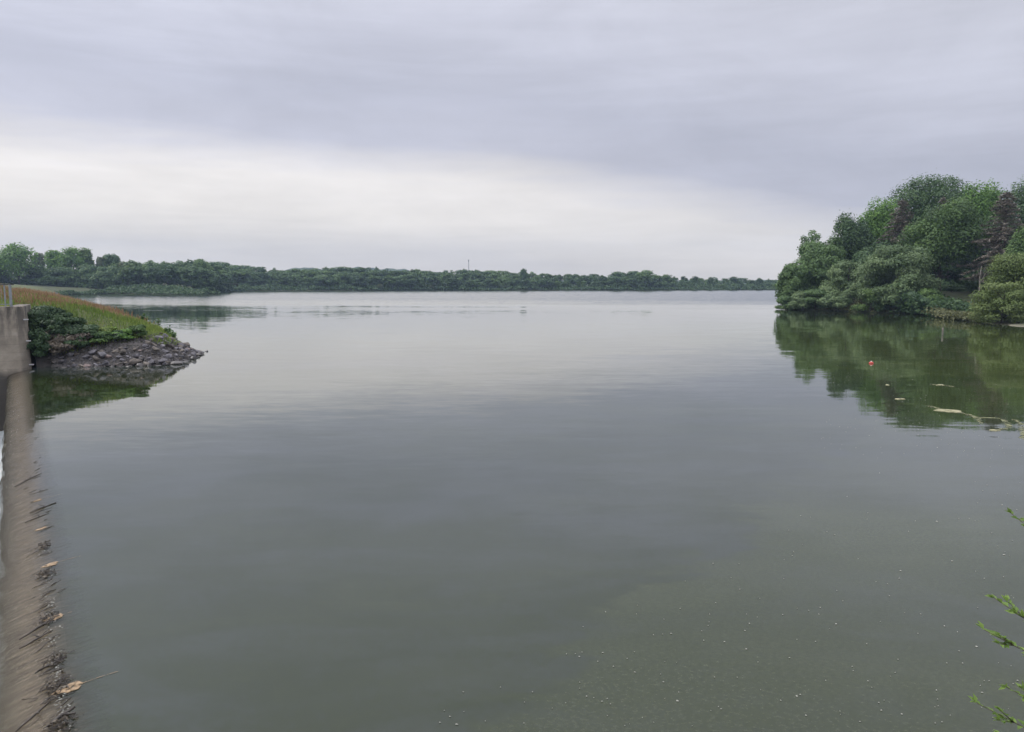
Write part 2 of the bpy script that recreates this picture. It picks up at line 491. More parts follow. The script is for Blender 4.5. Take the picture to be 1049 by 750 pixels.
def mat_foam():
    m, t = newmat('white_water')
    pos = t.n('ShaderNodeNewGeometry').outputs['Position']
    tt, ss, z = flow_coords(t, pos)
    v = t.n('ShaderNodeCombineXYZ', None, i0=tt, i1=ss, i2=0.0).outputs[0]
    n = t.noise(t.mapping(v, (0.8, 3.0, 1)), 1.3, 6, 0.65)
    c = t.ramp(n, [(0.3, (0.30, 0.36, 0.36)), (0.5, (0.55, 0.60, 0.60)), (0.7, (0.78, 0.80, 0.80))])
    bp = t.n('ShaderNodeBump', None, Strength=0.7, Distance=0.1, Height=n)
    d = t.n('ShaderNodeBsdfPrincipled', None, Base_Color=c, Roughness=0.35, Normal=bp.outputs[0])
    return finish(m, t, d.outputs[0])


M['ground'], M['dam'], M['concrete'], M['crest'] = mat_ground(), mat_dam(), mat_concrete(), mat_crest()
M['water'], M['film'], M['foam'] = mat_water(), mat_film(), mat_foam()
M['hill'] = plain_mat('wooded_hill', [(0.35, (0.022, 0.045, 0.026)), (0.65, (0.06, 0.095, 0.045))], 0.05, 0.95, 0.8, 4.0)

# ------------------------------------------------------------------ layout of the lake
corner = to_st(U(37, 377))            # lake side foot of the far abutment
L = corner[0]
TC = corner[1]
LIP_T, LIP_Z = -0.47, -0.34           # downstream lip of the weir
tipA, tipB = to_st(U(172, 374)), to_st(U(204, 362))


def P2(s, t): return tuple(st(s, t))


def p2(px, py): return tuple(U(px, py)[:2])


dam_line = [P2(L, TC + 0.02), P2(L - 0.4, TC + 1.2), P2(tipA[0] + 0.9, (TC + tipA[1]) / 2), P2(*tipA),
            P2(tipA[0] + 3.2, tipA[1] + 1.9), P2(*tipB), P2(tipB[0] + 8, tipB[1] + 0.6), P2(tipB[0] + 60, tipB[1] + 0.4),
            P2(270, tipB[1] + 0.4)]
lake = [P2(-3, 1.0)] + [P2(2, 1.0)] + dam_line
lake += [p2(70, 302.0), p2(100, 301.2), p2(150, 301.4), p2(196, 302.0), p2(214, 300.8), p2(205, 299.4),
         p2(250, 298.3), p2(330, 298.0), p2(420, 297.6), p2(520, 297.5), p2(620, 297.4), p2(720, 297.2), p2(800, 297.0)]
lake += [(190, 440), (240, 400), (200, 330), (120, 240), (70, 165)]
RW = [p2(812, 314.6), p2(797, 316), p2(806, 317.4), p2(850, 318.6), p2(880, 319.8), p2(930, 321.2), p2(955, 322.2), p2(985, 325.5),
      p2(1005, 330.5), p2(1030, 333.6), p2(1049, 335.5), p2(1090, 342)]
lake += RW
lake += [(46, 52), (40, 38), (26, 22), (14, 13.0), (9.6, 8.2), (6.2, 5.0), (4.0, 3.2), (1.5, 1.8)]
lake = np.array(lake)


def sdist(P, poly):
    """distance to polygon, negative inside"""
    P = np.atleast_2d(P)
    d2 = np.full(len(P), 1e18)
    ins = np.zeros(len(P), bool)
    n = len(poly)
    for i in range(n):
        a, b = poly[i], poly[(i + 1) % n]
        e = b - a
        w = P - a
        k = np.clip((w @ e) / (e @ e + 1e-12), 0, 1)
        q = w - k[:, None] * e
        d2 = np.minimum(d2, (q ** 2).sum(1))
        c = (a[1] > P[:, 1]) != (b[1] > P[:, 1])
        xs = a[0] + (P[:, 1] - a[1]) / (b[1] - a[1] + 1e-12) * e[0]
        ins ^= c & (P[:, 0] < xs)
    d = np.sqrt(d2)
    return np.where(ins, -d, d)


def sstep(x, a, b):
    k = np.clip((x - a) / (b - a), 0, 1)
    return k * k * (3 - 2 * k)


def dam_h(s, t):
    P = np.outer(s, AX) + np.outer(t, PX)
    d = sdist(P, lake)
    h = np.where(d > 0, 4.25 * (1 - np.exp(-np.maximum(d, 0) * 0.70 / 4.25)), d * 0.6)
    h = h + np.where(d > 0, 0.10 * fnoise(s * 0.7, t * 0.7, 3) * np.minimum(d, 1), 0)
    # level ground held by the abutment, then rising to the crest
    fill = 3.02 * sstep(-t, -0.9, 0.2)
    fill = fill + 0.9 * sstep(s, L + 3, L + 14) * sstep(-t, -0.9, 1.5)
    return np.where(t < 0.88, np.maximum(h, fill), h)


def ground_h(P):
    d = sdist(P, lake)
    s = P @ AX; t = P @ PX
    n = fnoise(P[:, 0] * 0.05, P[:, 1] * 0.05, 5)
    cap = np.full(len(P), 1.6)
    lft = sstep(-P[:, 0], 30, 110) * sstep(P[:, 1], 150, 240)
    cap = cap + 2.3 * lft
    rgt = sstep(P[:, 0], 20, 60) * (1 - sstep(P[:, 1], 180, 260))
    cap = cap + 1.4 * rgt
    slope = 0.16 + 0.10 * lft - 0.07 * rgt + 0.45 * rgt * sstep(P[:, 1], 104, 114)
    h = np.where(d > 0, cap * (1 - np.exp(-np.maximum(d, 0) * slope / cap)) + 0.25 * n * np.minimum(d / 10, 1), np.maximum(d * 0.4, -2.0))
    # valley below the weir
    down = (t < -0.2) & (s < L + 0.4) & (s > -60)
    h = np.where(down, -4.2 + 5.0 * sstep(-t, 14, 34), h)
    h = np.where((t < 4.0) & (s < L + 0.4) & (s > -1.0) & ~down, np.minimum(h, -1.5), h)
    # keep below the separately modelled embankment
    damz = (s > L - 3) & (t > -1.0) & (s < 130) & (d > -3)
    h = np.where(damz & (d > 0) & (t < 14), np.minimum(h, -0.8), h)
    return h


def build_ground():
    rr = [3.2]
    while rr[-1] < 5200: rr.append(rr[-1] * 1.035)
    na = 420
    ang = np.linspace(0, 2 * math.pi, na, endpoint=False)
    Rr, A = np.meshgrid(np.array(rr), ang, indexing='ij')
    X, Y = Rr * np.sin(A), Rr * np.cos(A)
    P = np.stack([X.ravel(), Y.ravel()], 1)
    Z = ground_h(P)
    V = np.column_stack([P, Z])
    V = np.vstack([V, [[0, 0, -4.2]]])
    nr = len(rr)
    faces = []
    for i in range(nr - 1):
        for k in range(na):
            k2 = (k + 1) % na
            faces.append((i * na + k, i * na + k2, (i + 1) * na + k2, (i + 1) * na + k))
    c = len(V) - 1
    for k in range(na): faces.append((c, (k + 1) % na, k))
    o = link('ground', pymesh('ground', V, faces, True), M['ground'])
    o['kind'] = 'structure'


build_ground()

# embankment (the earth dam beyond the weir)
ss = np.concatenate([np.arange(L - 1.2, L + 22, 0.35), np.arange(L + 22, 136, 1.5), np.arange(136, 300, 8)])
tt = np.concatenate([np.arange(-40, -8, 4), np.arange(-8, tipB[1] + 2.6, 0.35)])
SS, TT = np.meshgrid(ss, tt, indexing='ij')
sf, tf = SS.ravel(), TT.ravel()
zz = dam_h(sf, tf)
zz = np.where((sf < L + 0.32) & (tf < TC + 0.4), -0.9, zz)
zz = zz - np.where(tf < -7, sstep(-tf, 7, 30) * 6.0, 0)
zz = np.maximum(zz, -1.6)
V = np.column_stack([np.outer(sf, AX) + np.outer(tf, PX), zz])
nt_ = len(tt)
# nothing of the bank sticks out into the spillway below the wall
faces = []
for i in range(len(ss) - 1):
    for k in range(nt_ - 1):
        if ss[i] < L + 0.3 and tt[k + 1] < TC + 0.1: continue
        faces.append((i * nt_ + k, (i + 1) * nt_ + k, (i + 1) * nt_ + k + 1, i * nt_ + k + 1))
emb = link('embankment', pymesh('embankment', V, faces, True), M['dam'])
emb['kind'] = 'structure'

# lake surface, cut along the weir
wl = []
FILM_T = 1.15
me = bpy.data.meshes.new('water')
bm = bmesh.new()
pts = [st(-4, FILM_T), st(300, FILM_T), (-160, 600), (700, 600), (700, -60), (30, -60)]
vs = [bm.verts.new((p[0], p[1], 0.0)) for p in pts]
fc = bm.faces.new(vs)
if fc.normal.z < 0: fc.normal_flip()
bmesh.ops.triangulate(bm, faces=bm.faces[:])
bm.normal_update()
for f_ in bm.faces:
    if f_.normal.z < 0: f_.normal_flip()
bm.to_mesh(me); bm.free()
wat = link('water', me, M['water'])
wat['kind'] = 'structure'

# water drawn down over the crest
prof = [(FILM_T, 0.0), (0.95, -0.004), (0.75, -0.014), (0.55, -0.032), (0.35, -0.062), (0.15, -0.105), (-0.05, -0.155), (-0.22, -0.205), (-0.36, -0.255), (LIP_T, -0.315), (-0.53, -0.40), (-0.57, -0.55)]
srow = np.concatenate([np.arange(-3.5, L - 0.0, 0.5), [L - 0.005]])
V, faces = [], []
for s_ in srow:
    for k, (t_, z_) in enumerate(prof):
        j = 0.012 * math.sin(s_ * 5.3 + k) + 0.02 * math.sin(s_ * 1.7)
        V.append((*st(s_, t_ + (j if k > 5 else 0)), z_ + 0.002))
npf = len(prof)
for i in range(len(srow) - 1):
    for k in range(npf - 1):
        faces.append((i * npf + k, (i + 1) * npf + k, (i + 1) * npf + k + 1, i * npf + k + 1))
fm = link('spilling_water', pymesh('spilling_water', V, faces, True), M['film'])
fm['kind'] = 'structure'

# concrete weir under it
wprof = [(1.1, -2.6), (1.0, -0.34), (0.80, -0.20), (0.55, -0.13), (0.30, -0.125), (0.05, -0.17), (-0.2, -0.245), (-0.38, -0.31), (-0.49, -0.38), (-0.54, -0.52), (-0.54, -0.75), (-0.42, -1.0), (-0.42, -4.0), (1.1, -4.0)]
V, faces = [], []
srow2 = np.concatenate([np.arange(-3.4, L - 0.02, 0.35), [L - 0.02]])
for s_ in srow2:
    for k, (t_, z_) in enumerate(wprof):
        j = (0.015 * math.sin(s_ * 4.1) + 0.02 * math.sin(s_ * 1.3 + 1) + 0.012 * math.sin(s_ * 9.7)) if 6 <= k <= 10 else 0
        V.append((*st(s_, t_ + j), z_))
n_ = len(wprof)
for i in range(len(srow2) - 1):
    for k in range(n_):
        k2 = (k + 1) % n_
        faces.append((i * n_ + k, i * n_ + k2, (i + 1) * n_ + k2, (i + 1) * n_ + k))
faces.append(tuple(range(n_))); faces.append(tuple((len(srow2) - 1) * n_ + k for k in range(n_))[::-1])
wr = link('weir', pymesh('weir', V, faces), M['crest'])
tag(wr, 'long brown concrete weir crest with water sliding over it', 'weir')

# churned water in the chute below
V, faces = [], []
cs = np.arange(-3.5, L, 0.4); ct = np.array([-0.56, -0.9, -1.3, -1.8, -2.5, -3.4, -5, -8, -12])
for s_ in cs:
    for k, t_ in enumerate(ct):
        V.append((*st(s_, t_), -3.15 + 0.10 * float(fnoise(s_ * 0.9, t_ * 1.4, 9)) + (0.35 if k == 0 else 0)))
for i in range(len(cs) - 1):
    for k in range(len(ct) - 1):
        faces.append((i * len(ct) + k, i * len(ct) + k + 1, (i + 1) * len(ct) + k + 1, (i + 1) * len(ct) + k))
ch = link('white_water', pymesh('white_water', V, faces, True), M['foam'])
ch['kind'] = 'structure'

# ------------------------------------------------------------------ abutment wall and railing
WT = 3.16
e3 = lambda v: np.array([v[0], v[1], 0.0])
A3, P3 = e3(AX), e3(PX)


def prism(name, plan_lo, plan_hi, z0, z1, mat, parent=None, bev=0.03):
    n = len(plan_lo)
    bm = bmesh.new()
    lo = [bm.verts.new((*p, z0)) for p in plan_lo]
    hi = [bm.verts.new((*p, z1)) for p in plan_hi]
    bm.faces.new(lo[::-1]); bm.faces.new(hi)
    for i in range(n):
        bm.faces.new((lo[i], lo[(i + 1) % n], hi[(i + 1) % n], hi[i]))
    bmesh.ops.recalc_face_normals(bm, faces=bm.faces[:])
    if bev: bmesh.ops.bevel(bm, geom=bm.edges[:], offset=bev, segments=2, affect='EDGES')
    me = bpy.data.meshes.new(name); bm.to_mesh(me); bm.free()
    return link(name, me, mat, parent)


cx_t = TC - 0.42                       # front face ends here, then a splayed return towards the lake
def wall_plan(k):
    # k: 0 at the foot, 1 at the top; the lake side leans back
    b = 0.33 * k
    return [st(L, -9.0), st(L, cx_t - b), st(L + 0.55, TC - b), st(L + 5.2, TC + 0.35 - b), st(L + 5.2, TC - 0.25 - b), st(L + 1.0, TC - 0.75 - b), st(L + 0.7, -9.0)]
zlo = -4.0
full = [wall_plan(0.0), wall_plan(1.0)]
aw = prism('abutment_wall', wall_plan(-4.0 / WT * 1.0 if False else 0.0), wall_plan(1.0), -4.0, WT, M['concrete'])
tag(aw, 'tan stained concrete abutment wall at the far end of the weir', 'wall')
for py in (327.5, 349.5, 374.0):
    zb = at(36, py, U(37, 377)[1])[2]
    k = (zb + 4.0) / (WT + 4.0)
    c = st(L + 0.40, TC - 0.10 - 0.33 * k)
    MB().box((*(c + PX * 0.10), zb), (0.22, 0.05, 0.06), (P3, A3)).build('bracket', M['bracket'], aw)

rb = st(L + 0.25, cx_t - 0.33 - 0.25)
rail = empty('railing', (*rb, WT))
tag(rail, 'grey steel guard railing standing on top of the concrete abutment wall', 'railing')


def local(s, t, z): return np.array([*(st(s, t) - rb), z - WT])


RT = HC + 0.02 - 0.15 + 0.0
RT = at(20, 291.8, U(37, 377)[1])[2]
for t_ in (cx_t - 0.72, cx_t - 2.7, cx_t - 4.7, cx_t - 6.7):
    MB().box(local(L + 0.25, t_, (WT + RT) / 2), (0.07, 0.07, RT - WT), (P3, A3)).build('post', M['steel'], rail)
MB().box(local(L + 0.25, cx_t - 0.48, (WT + RT) / 2 + 0.0), (0.13, 0.10, RT - WT + 0.01), (P3, A3)).build('end_post', M['steel'], rail)
MB().box(local(L + 0.25, cx_t - 4.45, RT + 0.02), (8.3, 0.09, 0.06), (P3, A3)).build('top_rail', M['darksteel'], rail)
MB().box(local(L + 0.25, cx_t - 4.45, WT + 0.12), (7.9, 0.04, 0.04), (P3, A3)).build('bottom_rail', M['steel'], rail)
for k in range(50):
    t_ = cx_t - 0.86 - k * 0.145
    if min(abs(t_ - (cx_t - q)) for q in (2.7, 4.7, 6.7)) < 0.06: continue
    MB().tube([local(L + 0.25, t_, WT + 0.12), local(L + 0.25, t_, RT - 0.01)], 0.009, 5).build('baluster', M['steel'], rail)


# ------------------------------------------------------------------ leaves and trees
def rnd_dirs(n, rng):
    v = rng.normal(size=(n, 3))
    return v / np.linalg.norm(v, axis=1, keepdims=True)


def leaf_quads(pos, nrm, size, rng, elong=1.5):
    n = len(pos)
    a = rnd_dirs(n, rng)
    u = np.cross(nrm, a); u /= np.linalg.norm(u, axis=1, keepdims=True) + 1e-9
    w = np.cross(nrm, u)
    sz = size * rng.uniform(0.55, 1.3, n)[:, None]
    u = u * sz * 0.5 * elong; w = w * sz * 0.5
    bend = nrm * sz * rng.uniform(-0.25, 0.25, (n, 1))
    return np.stack([pos - u + bend, pos - w, pos + u + bend, pos + w], 1)


def lobes_for(h, w, base, rng, nl, spread=0.62, lob=(0.36, 0.52), top=0.0):
    c = np.array([0, 0, (h + base) / 2])
    Rv = np.array([w / 2, w / 2, (h - base) / 2])
    ds = rnd_dirs(nl, rng)
    ds[:, 2] = ds[:, 2] * 0.9 + 0.1 + top * rng.random(nl)
    u = rng.uniform(0.35, 1.0, nl)[:, None] ** 0.6
    lr = rng.uniform(*lob, nl)
    cen = c + ds * Rv * u * spread
    rad = np.outer(lr, np.array([w / 2, w / 2, (0.45 * min(w, h - base) + 0.55 * (h - base)) / 2 * 0.8])) * rng.uniform(0.85, 1.15, (nl, 3))
    # keep inside the given height
    over = np.maximum(cen[:, 2] + rad[:, 2] - h, 0); cen[:, 2] -= over
    return cen, rad


def crown_mesh(name, seed, h, w, base, n, leaf, nl=26, kind='round', spread=0.66, lob=(0.36, 0.52)):
    rng = np.random.default_rng(seed)
    cen, rad = lobes_for(h, w, base, rng, nl, spread, lob)
    if kind == 'mound':     # foliage reaching the ground, wider below
        k = rng.random(nl)
        a = rng.uniform(0, 6.283, nl)
        zc = base + (h - base) * (0.08 + 0.80 * k)
        rr = (w / 2) * np.sqrt(np.clip(1 - (k * 0.9) ** 2.0, 0, 1)) * rng.uniform(0.45, 0.78, nl)
        cen = np.column_stack([np.cos(a) * rr, np.sin(a) * rr, zc])
        over = np.maximum(cen[:, 2] + rad[:, 2] - h, 0); cen[:, 2] -= over
    if kind == 'sparse':
        rad *= 0.62
    area = rad[:, 0] * rad[:, 2]
    li = rng.choice(nl, n, p=area / area.sum())
    d = rnd_dirs(n, rng)
    d[:, 2] = np.where((d[:, 2] < -0.2) & (rng.random(n) < 0.5), -d[:, 2], d[:, 2])
    d /= np.linalg.norm(d, axis=1, keepdims=True)
    rj = rng.uniform(0.62, 1.0, n) + np.maximum(rng.normal(0, 0.12, n), -0.1)
    pos = cen[li] + d * rad[li] * rj[:, None]
    # fill the stated height and width
    kz = np.clip((h - base) / max(np.percentile(pos[:, 2], 99.6) - base, .1), .8, 1.4)
    kx = np.clip((w / 2) / max(np.percentile(np.hypot(pos[:, 0], pos[:, 1]), 98), .1), .8, 1.25)
    for q in (pos, cen):
        q[:, 2] = base + (q[:, 2] - base) * kz
        q[:, :2] *= kx
    pos[:, 2] = np.where(pos[:, 2] < base * 0.85, base * 0.85 + rng.random(n) * 0.8, pos[:, 2])
    pos[:, 2] = np.maximum(pos[:, 2], 0.1)
    nr = d + rng.normal(0, 0.42, (n, 3)) + np.array([0, 0, 0.35])
    nr /= np.linalg.norm(nr, axis=1, keepdims=True)
    lt = rng.random(nl)
    tone = np.clip(0.5 * lt[li] + 0.5 * rng.random(n), 0, 1)
    return quadmesh(name, leaf_quads(pos, nr, leaf, rng), tone), cen, rad


def trunk_mesh(name, seed, h, base, cen, r0, nlimb=6, lean=0.03, n=7):
    rng = np.random.default_rng(seed + 1)
    mb = MB()
    top = np.array([rng.normal(0, lean) * h, rng.normal(0, lean) * h, h * 0.86])
    pts, rad = [], []
    for k in np.linspace(0, 1, 7):
        p = top * k + np.array([math.sin(k * 5 + seed), math.cos(k * 4 + seed), 0]) * 0.012 * h * k
        pts.append(p); rad.append(r0 * (1 - 0.88 * k) * (1.35 if k == 0 else 1))
    pts[0][2] = -0.5
    mb.tube(pts, rad, n)
    idx = rng.choice(len(cen), min(nlimb, len(cen)), replace=False)
    for i in idx:
        k = np.clip((cen[i][2] - 0.28 * h) / (0.9 * h), 0.12, 0.8)
        a = top * k
        m_ = (a + cen[i]) / 2 + np.array([0, 0, 0.03 * h])
        mb.tube([a, m_, cen[i]], [r0 * (1 - 0.85 * k) * 0.6, r0 * 0.28, r0 * 0.08], 5, cap=False)
    return pymesh(name, mb.v, mb.f, True)


def gz(x, y):
    return float(ground_h(np.array([[x, y]]))[0])


def tree(name, label, px, top, wpx, Y, mat, cat='tree', n=7000, leaf=0.34, nl=26, kind='round', basefrac=0.10, seed=1, group=None,
         spread=0.66, lob=(0.36, 0.52), bark='bark', base_z=None):
    tp = at(px, top, Y)
    x = tp[0]
    z0 = gz(x, Y) if base_z is None else base_z
    h = tp[2] - z0
    w = wpx * Y / 804.0
    o = empty(name, (x, Y, z0), random.uniform(0, 6.28))
    tag(o, label, cat, group)
    if leaf < .5: n, leaf = int(n * 1.75), leaf * .76
    cm, cen, rad = crown_mesh('crown', seed, h, w, h * basefrac, n, leaf, nl, kind, spread, lob)
    link('trunk', trunk_mesh('trunk', seed, h, h * basefrac, cen, 0.016 * h + 0.06), M[bark], o)
    link('crown', cm, M[mat], o)
    return o


def dead_conifer(label, px, top, wpx, Y, seed, base_from=0.12, pale=False):
    rng = np.random.default_rng(seed)
    tp = at(px, top, Y); x = tp[0]; z0 = gz(x, Y); h = tp[2] - z0; w = wpx * Y / 804.0
    o = empty('dead_conifer', (x, Y, z0)); tag(o, label, 'dead tree', 'dead conifers in the wood')
    mb = MB().tube([(0, 0, -.5), (0.1, 0, h * .5), (0, 0.05, h)], [0.24, 0.15, 0.03], 7); Q = []; T = []
    z = h * base_from
    while z < h * 0.98:
        k = (z / h - base_from) / (1 - base_from)
        ln = (w / 2) * (1.0 - k ** 1.7) ** 0.9 * (0.75 + 0.25 * min(1, k * 6)) * .9 + 0.25
        m_ = rng.integers(2, 5)
        a0 = rng.uniform(0, 6.28)
        for q in range(m_):
            a = a0 + q * 6.283 / m_ + rng.normal(0, 0.15)
            l2 = ln * rng.uniform(0.5, 1.12)
            dv = np.array([math.cos(a), math.sin(a), 0])
            p0 = np.array([0, 0, z]); p1 = dv * l2 * .55 + np.array([0, 0, z + 0.02 * l2]); p2_ = dv * l2 + np.array([0, 0, z - l2 * rng.uniform(-0.06, 0.22)])
            mb.tube([p0, p1, p2_], [0.045, 0.03, 0.01], 4, cap=False)
            nn = int(24 * l2)
            kk = rng.uniform(0.12, 1.0, nn)[:, None]
            pp = p0 * (1 - kk) ** 2 + 2 * p1 * kk * (1 - kk) + p2_ * kk ** 2 + rng.normal(0, 0.13, (nn, 3)) * np.array([1, 1, .5])
            nr = rng.normal(0, .4, (nn, 3)) + np.array([0, 0, 1.0]); nr /= np.linalg.norm(nr, axis=1, keepdims=True)
            Q.append(leaf_quads(pp, nr, 0.16, rng, 3.6)); T.append(np.clip(rng.random(nn) * .7 + (.3 if q % 3 == 0 else 0), 0, 1))
        z += rng.uniform(0.12, 0.34)
    mb.build('trunk', M['deadbark'], o)
    link('crown', quadmesh('crown', np.concatenate(Q), np.concatenate(T)), M['dead'], o)
    return o


# --- the wood on the right hand shore -------------------------------------------------
GW = 'trees of the wood on the right shore'
tree('oak_tree', 'tallest dark green oak crowning the wood on the right shore', 953, 181, 92, 146, 'deep', n=15000, leaf=0.36, nl=46, seed=3, group=GW, lob=(.28, .42), spread=.74)
tree('broadleaf_tree', 'big spreading mid green tree between the two brown dead conifers', 968, 207, 80, 117, 'oak', n=17000, leaf=0.30, nl=48, seed=5, group=GW, basefrac=.06, lob=(.28, .42), spread=.72)
tree('broadleaf_tree', 'dark narrow tree rising behind the olive willow at the wood edge', 875, 220, 40, 140, 'deep', n=8000, seed=8, group=GW, nl=30, basefrac=.05)
tree('broadleaf_tree', 'bright green tree left of the leftmost dead conifer', 905, 205, 44, 143, 'bright', n=9000, seed=9, group=GW, nl=32, basefrac=.05)
tree('broadleaf_tree', 'pale green tree top peeping over right of the tallest oak', 998, 190, 46, 140, 'bright', n=8000, seed=12, group=GW, nl=30, basefrac=.05)
tree('broadleaf_tree', 'light green tree behind the tip of the right dead conifer', 1020, 189, 38, 146, 'bright', n=7000, seed=14, group=GW, nl=28, basefrac=.05)
tree('oak_tree', 'dark green oak cut by the right picture edge behind the dead conifer', 1052, 186, 52, 138, 'deep', n=9000, seed=15, group=GW, nl=32, basefrac=.05)
tree('broadleaf_tree', 'dark tree low at the right edge above the yellow green sallow', 1056, 231, 44, 100, 'oak', n=8000, leaf=.26, seed=16, group=GW, nl=30, basefrac=.04)
tree('broadleaf_tree', 'dusky tree filling the gap behind the left dead conifer', 930, 222, 56, 150, 'deep', n=8000, seed=17, group=GW, nl=30, basefrac=.04)
tree('broadleaf_tree', 'shaded tree deep in the wood behind the right dead conifer', 1022, 226, 60, 132, 'deep', n=9000, seed=18, group=GW, nl=32, basefrac=.05)
tree('broadleaf_tree', 'low dark tree under the left dead conifer behind the grey willow', 902, 248, 52, 130, 'deep', n=8000, seed=19, group=GW, nl=30, basefrac=.05)
tree('broadleaf_tree', 'small rounded dark tree between feathery birch and narrow dark tree', 851, 244, 30, 139, 'oak', n=5500, seed=20, group=GW, nl=24, basefrac=.04)
dead_conifer('brown dead conifer left of the big spreading tree', 925, 203, 56, 129, 31)
dead_conifer('large brown dead conifer with pale level branches at right', 1032, 195, 84, 110, 32, 0.10, True)
dead_conifer('small brown dead conifer top between the tallest oak and big spreading tree', 967, 200, 34, 135, 33)
tree('birch_tree', 'thin feathery birch sticking up above the olive willow', 831, 237, 24, 140, 'olive', n=1300, leaf=.26, nl=22, seed=41, kind='sparse', group=GW, basefrac=.45, bark='palebark', spread=.85)
tree('willow_tree', 'large olive green willow at the left end of the wood', 840, 249, 60, 130, 'olive', n=19000, leaf=.30, nl=60, kind='mound', seed=42, basefrac=.02, group=GW, lob=(.25, .40))
tree('willow_tree', 'outermost small willow at the point of the wooded shore', 813, 271, 32, 127, 'olive', n=10000, leaf=.29, nl=40, kind='mound', seed=43, basefrac=.0, group=GW, lob=(.28, .42))
tree('willow_bush', 'rounded grey green willow leaning over water, largest in front of wood', 920, 253, 76, 114, 'willow', n=21000, leaf=.27, nl=64, kind='mound', seed=44, basefrac=.0, group=GW, lob=(.22, .36))
tree('willow_bush', 'mid green willow bush just left of the grey green willow', 869, 268, 52, 122, 'willow', n=13000, leaf=.27, nl=46, kind='mound', seed=45, basefrac=.0, group=GW, lob=(.25, .4))
tree('sallow_bush', 'yellow green sallow bush on the mud spit at right edge', 1042, 261, 70, 85.5, 'lime', n=14000, leaf=.19, nl=46, kind='mound', seed=46, basefrac=.02, group=GW, lob=(.25, .4))
tree('sallow_bush', 'lower green bush at foot of the yellow green sallow', 1028, 290, 56, 82.5, 'lime', n=11000, leaf=.17, nl=38, kind='mound', seed=47, basefrac=.0, group=GW, lob=(.25, .4))
GB = 'low bushes along the wooded shore'
rwx = [(797, 316), (806, 317.4), (850, 318.6), (880, 319.8), (930, 321.2), (955, 322.2)]
def rwY(px): return float(np.interp(px, [q[0] for q in rwx], [U(*q)[1] for q in rwx]))

for i, (px, tp, w, Y, mt, lb) in enumerate([
    (824, 299, 30, 128, 'willow', 'low pale bush at the waterline below the outermost small willow'),
    (807, 303, 24, 128, 'olive', 'lowest bush hugging the water at the very point of the wooded shore'),
    (836, 297, 34, 126, 'olive', 'low bush overhanging the water below the large olive willow'),
    (857, 298, 34, 124, 'willow', 'low bush overhanging the water left of the mid green willow bush'),
    (893, 296, 32, 118, 'oak', 'low dark bush wedged between the two front willows'),
    (948, 296, 34, 114, 'oak', 'shady low bush just right of the grey green willow'),
    (990, 309, 22, 106, 'reed', 'small straw green bush on the bank under the dark wood'),
    (962, 313, 14, 109, 'dry', 'small russet bush on the bank below the big spreading tree'),
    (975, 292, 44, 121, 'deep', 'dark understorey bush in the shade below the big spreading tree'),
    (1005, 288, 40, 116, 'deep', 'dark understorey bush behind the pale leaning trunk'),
    (1001, 313, 16, 99, 'bright', 'small green bush on the bank beside the sallow')]):
    if i in (0, 1, 2, 3, 4, 5):
        Y = rwY(px) + 0.4
    tree('shore_bush', lb, px, tp, w, Y, mt, 'bush', n=3600, leaf=.22, nl=20, kind='mound', basefrac=0.0, seed=60 + i, group=GB)
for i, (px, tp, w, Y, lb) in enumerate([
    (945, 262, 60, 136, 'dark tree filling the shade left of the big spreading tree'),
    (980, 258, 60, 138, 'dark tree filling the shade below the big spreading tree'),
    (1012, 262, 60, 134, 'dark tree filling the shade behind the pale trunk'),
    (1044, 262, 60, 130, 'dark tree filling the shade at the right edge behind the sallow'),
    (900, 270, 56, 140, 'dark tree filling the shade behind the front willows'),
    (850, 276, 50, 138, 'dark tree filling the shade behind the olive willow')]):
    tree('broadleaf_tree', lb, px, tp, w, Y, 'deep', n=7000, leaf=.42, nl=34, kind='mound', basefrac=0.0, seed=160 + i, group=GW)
# bare pale trunk at the edge of the wood
b = at(1002, 318, 104)
tk = link('tree_snag', pymesh('tree_snag', *(lambda m: (m.v, m.f))(MB().tube([(0, 0, -.6), (.05, 0, 2.2), (-.05, 0, 4.6), (.1, 0, 6.0)], [.12, .10, .08, .04], 7).tube([(0, 0, 3.6), (.6, .2, 4.6), (.9, .2, 5.3)], [.06, .04, .02], 5).tube([(0, 0, 4.6), (-.5, -.1, 5.5)], [.05, .02], 5)), True), M['palebark'])
tk.location = (b[0], 104, gz(b[0], 104)); tag(tk, 'pale bare trunk standing at the edge of the dark wood', 'tree snag')

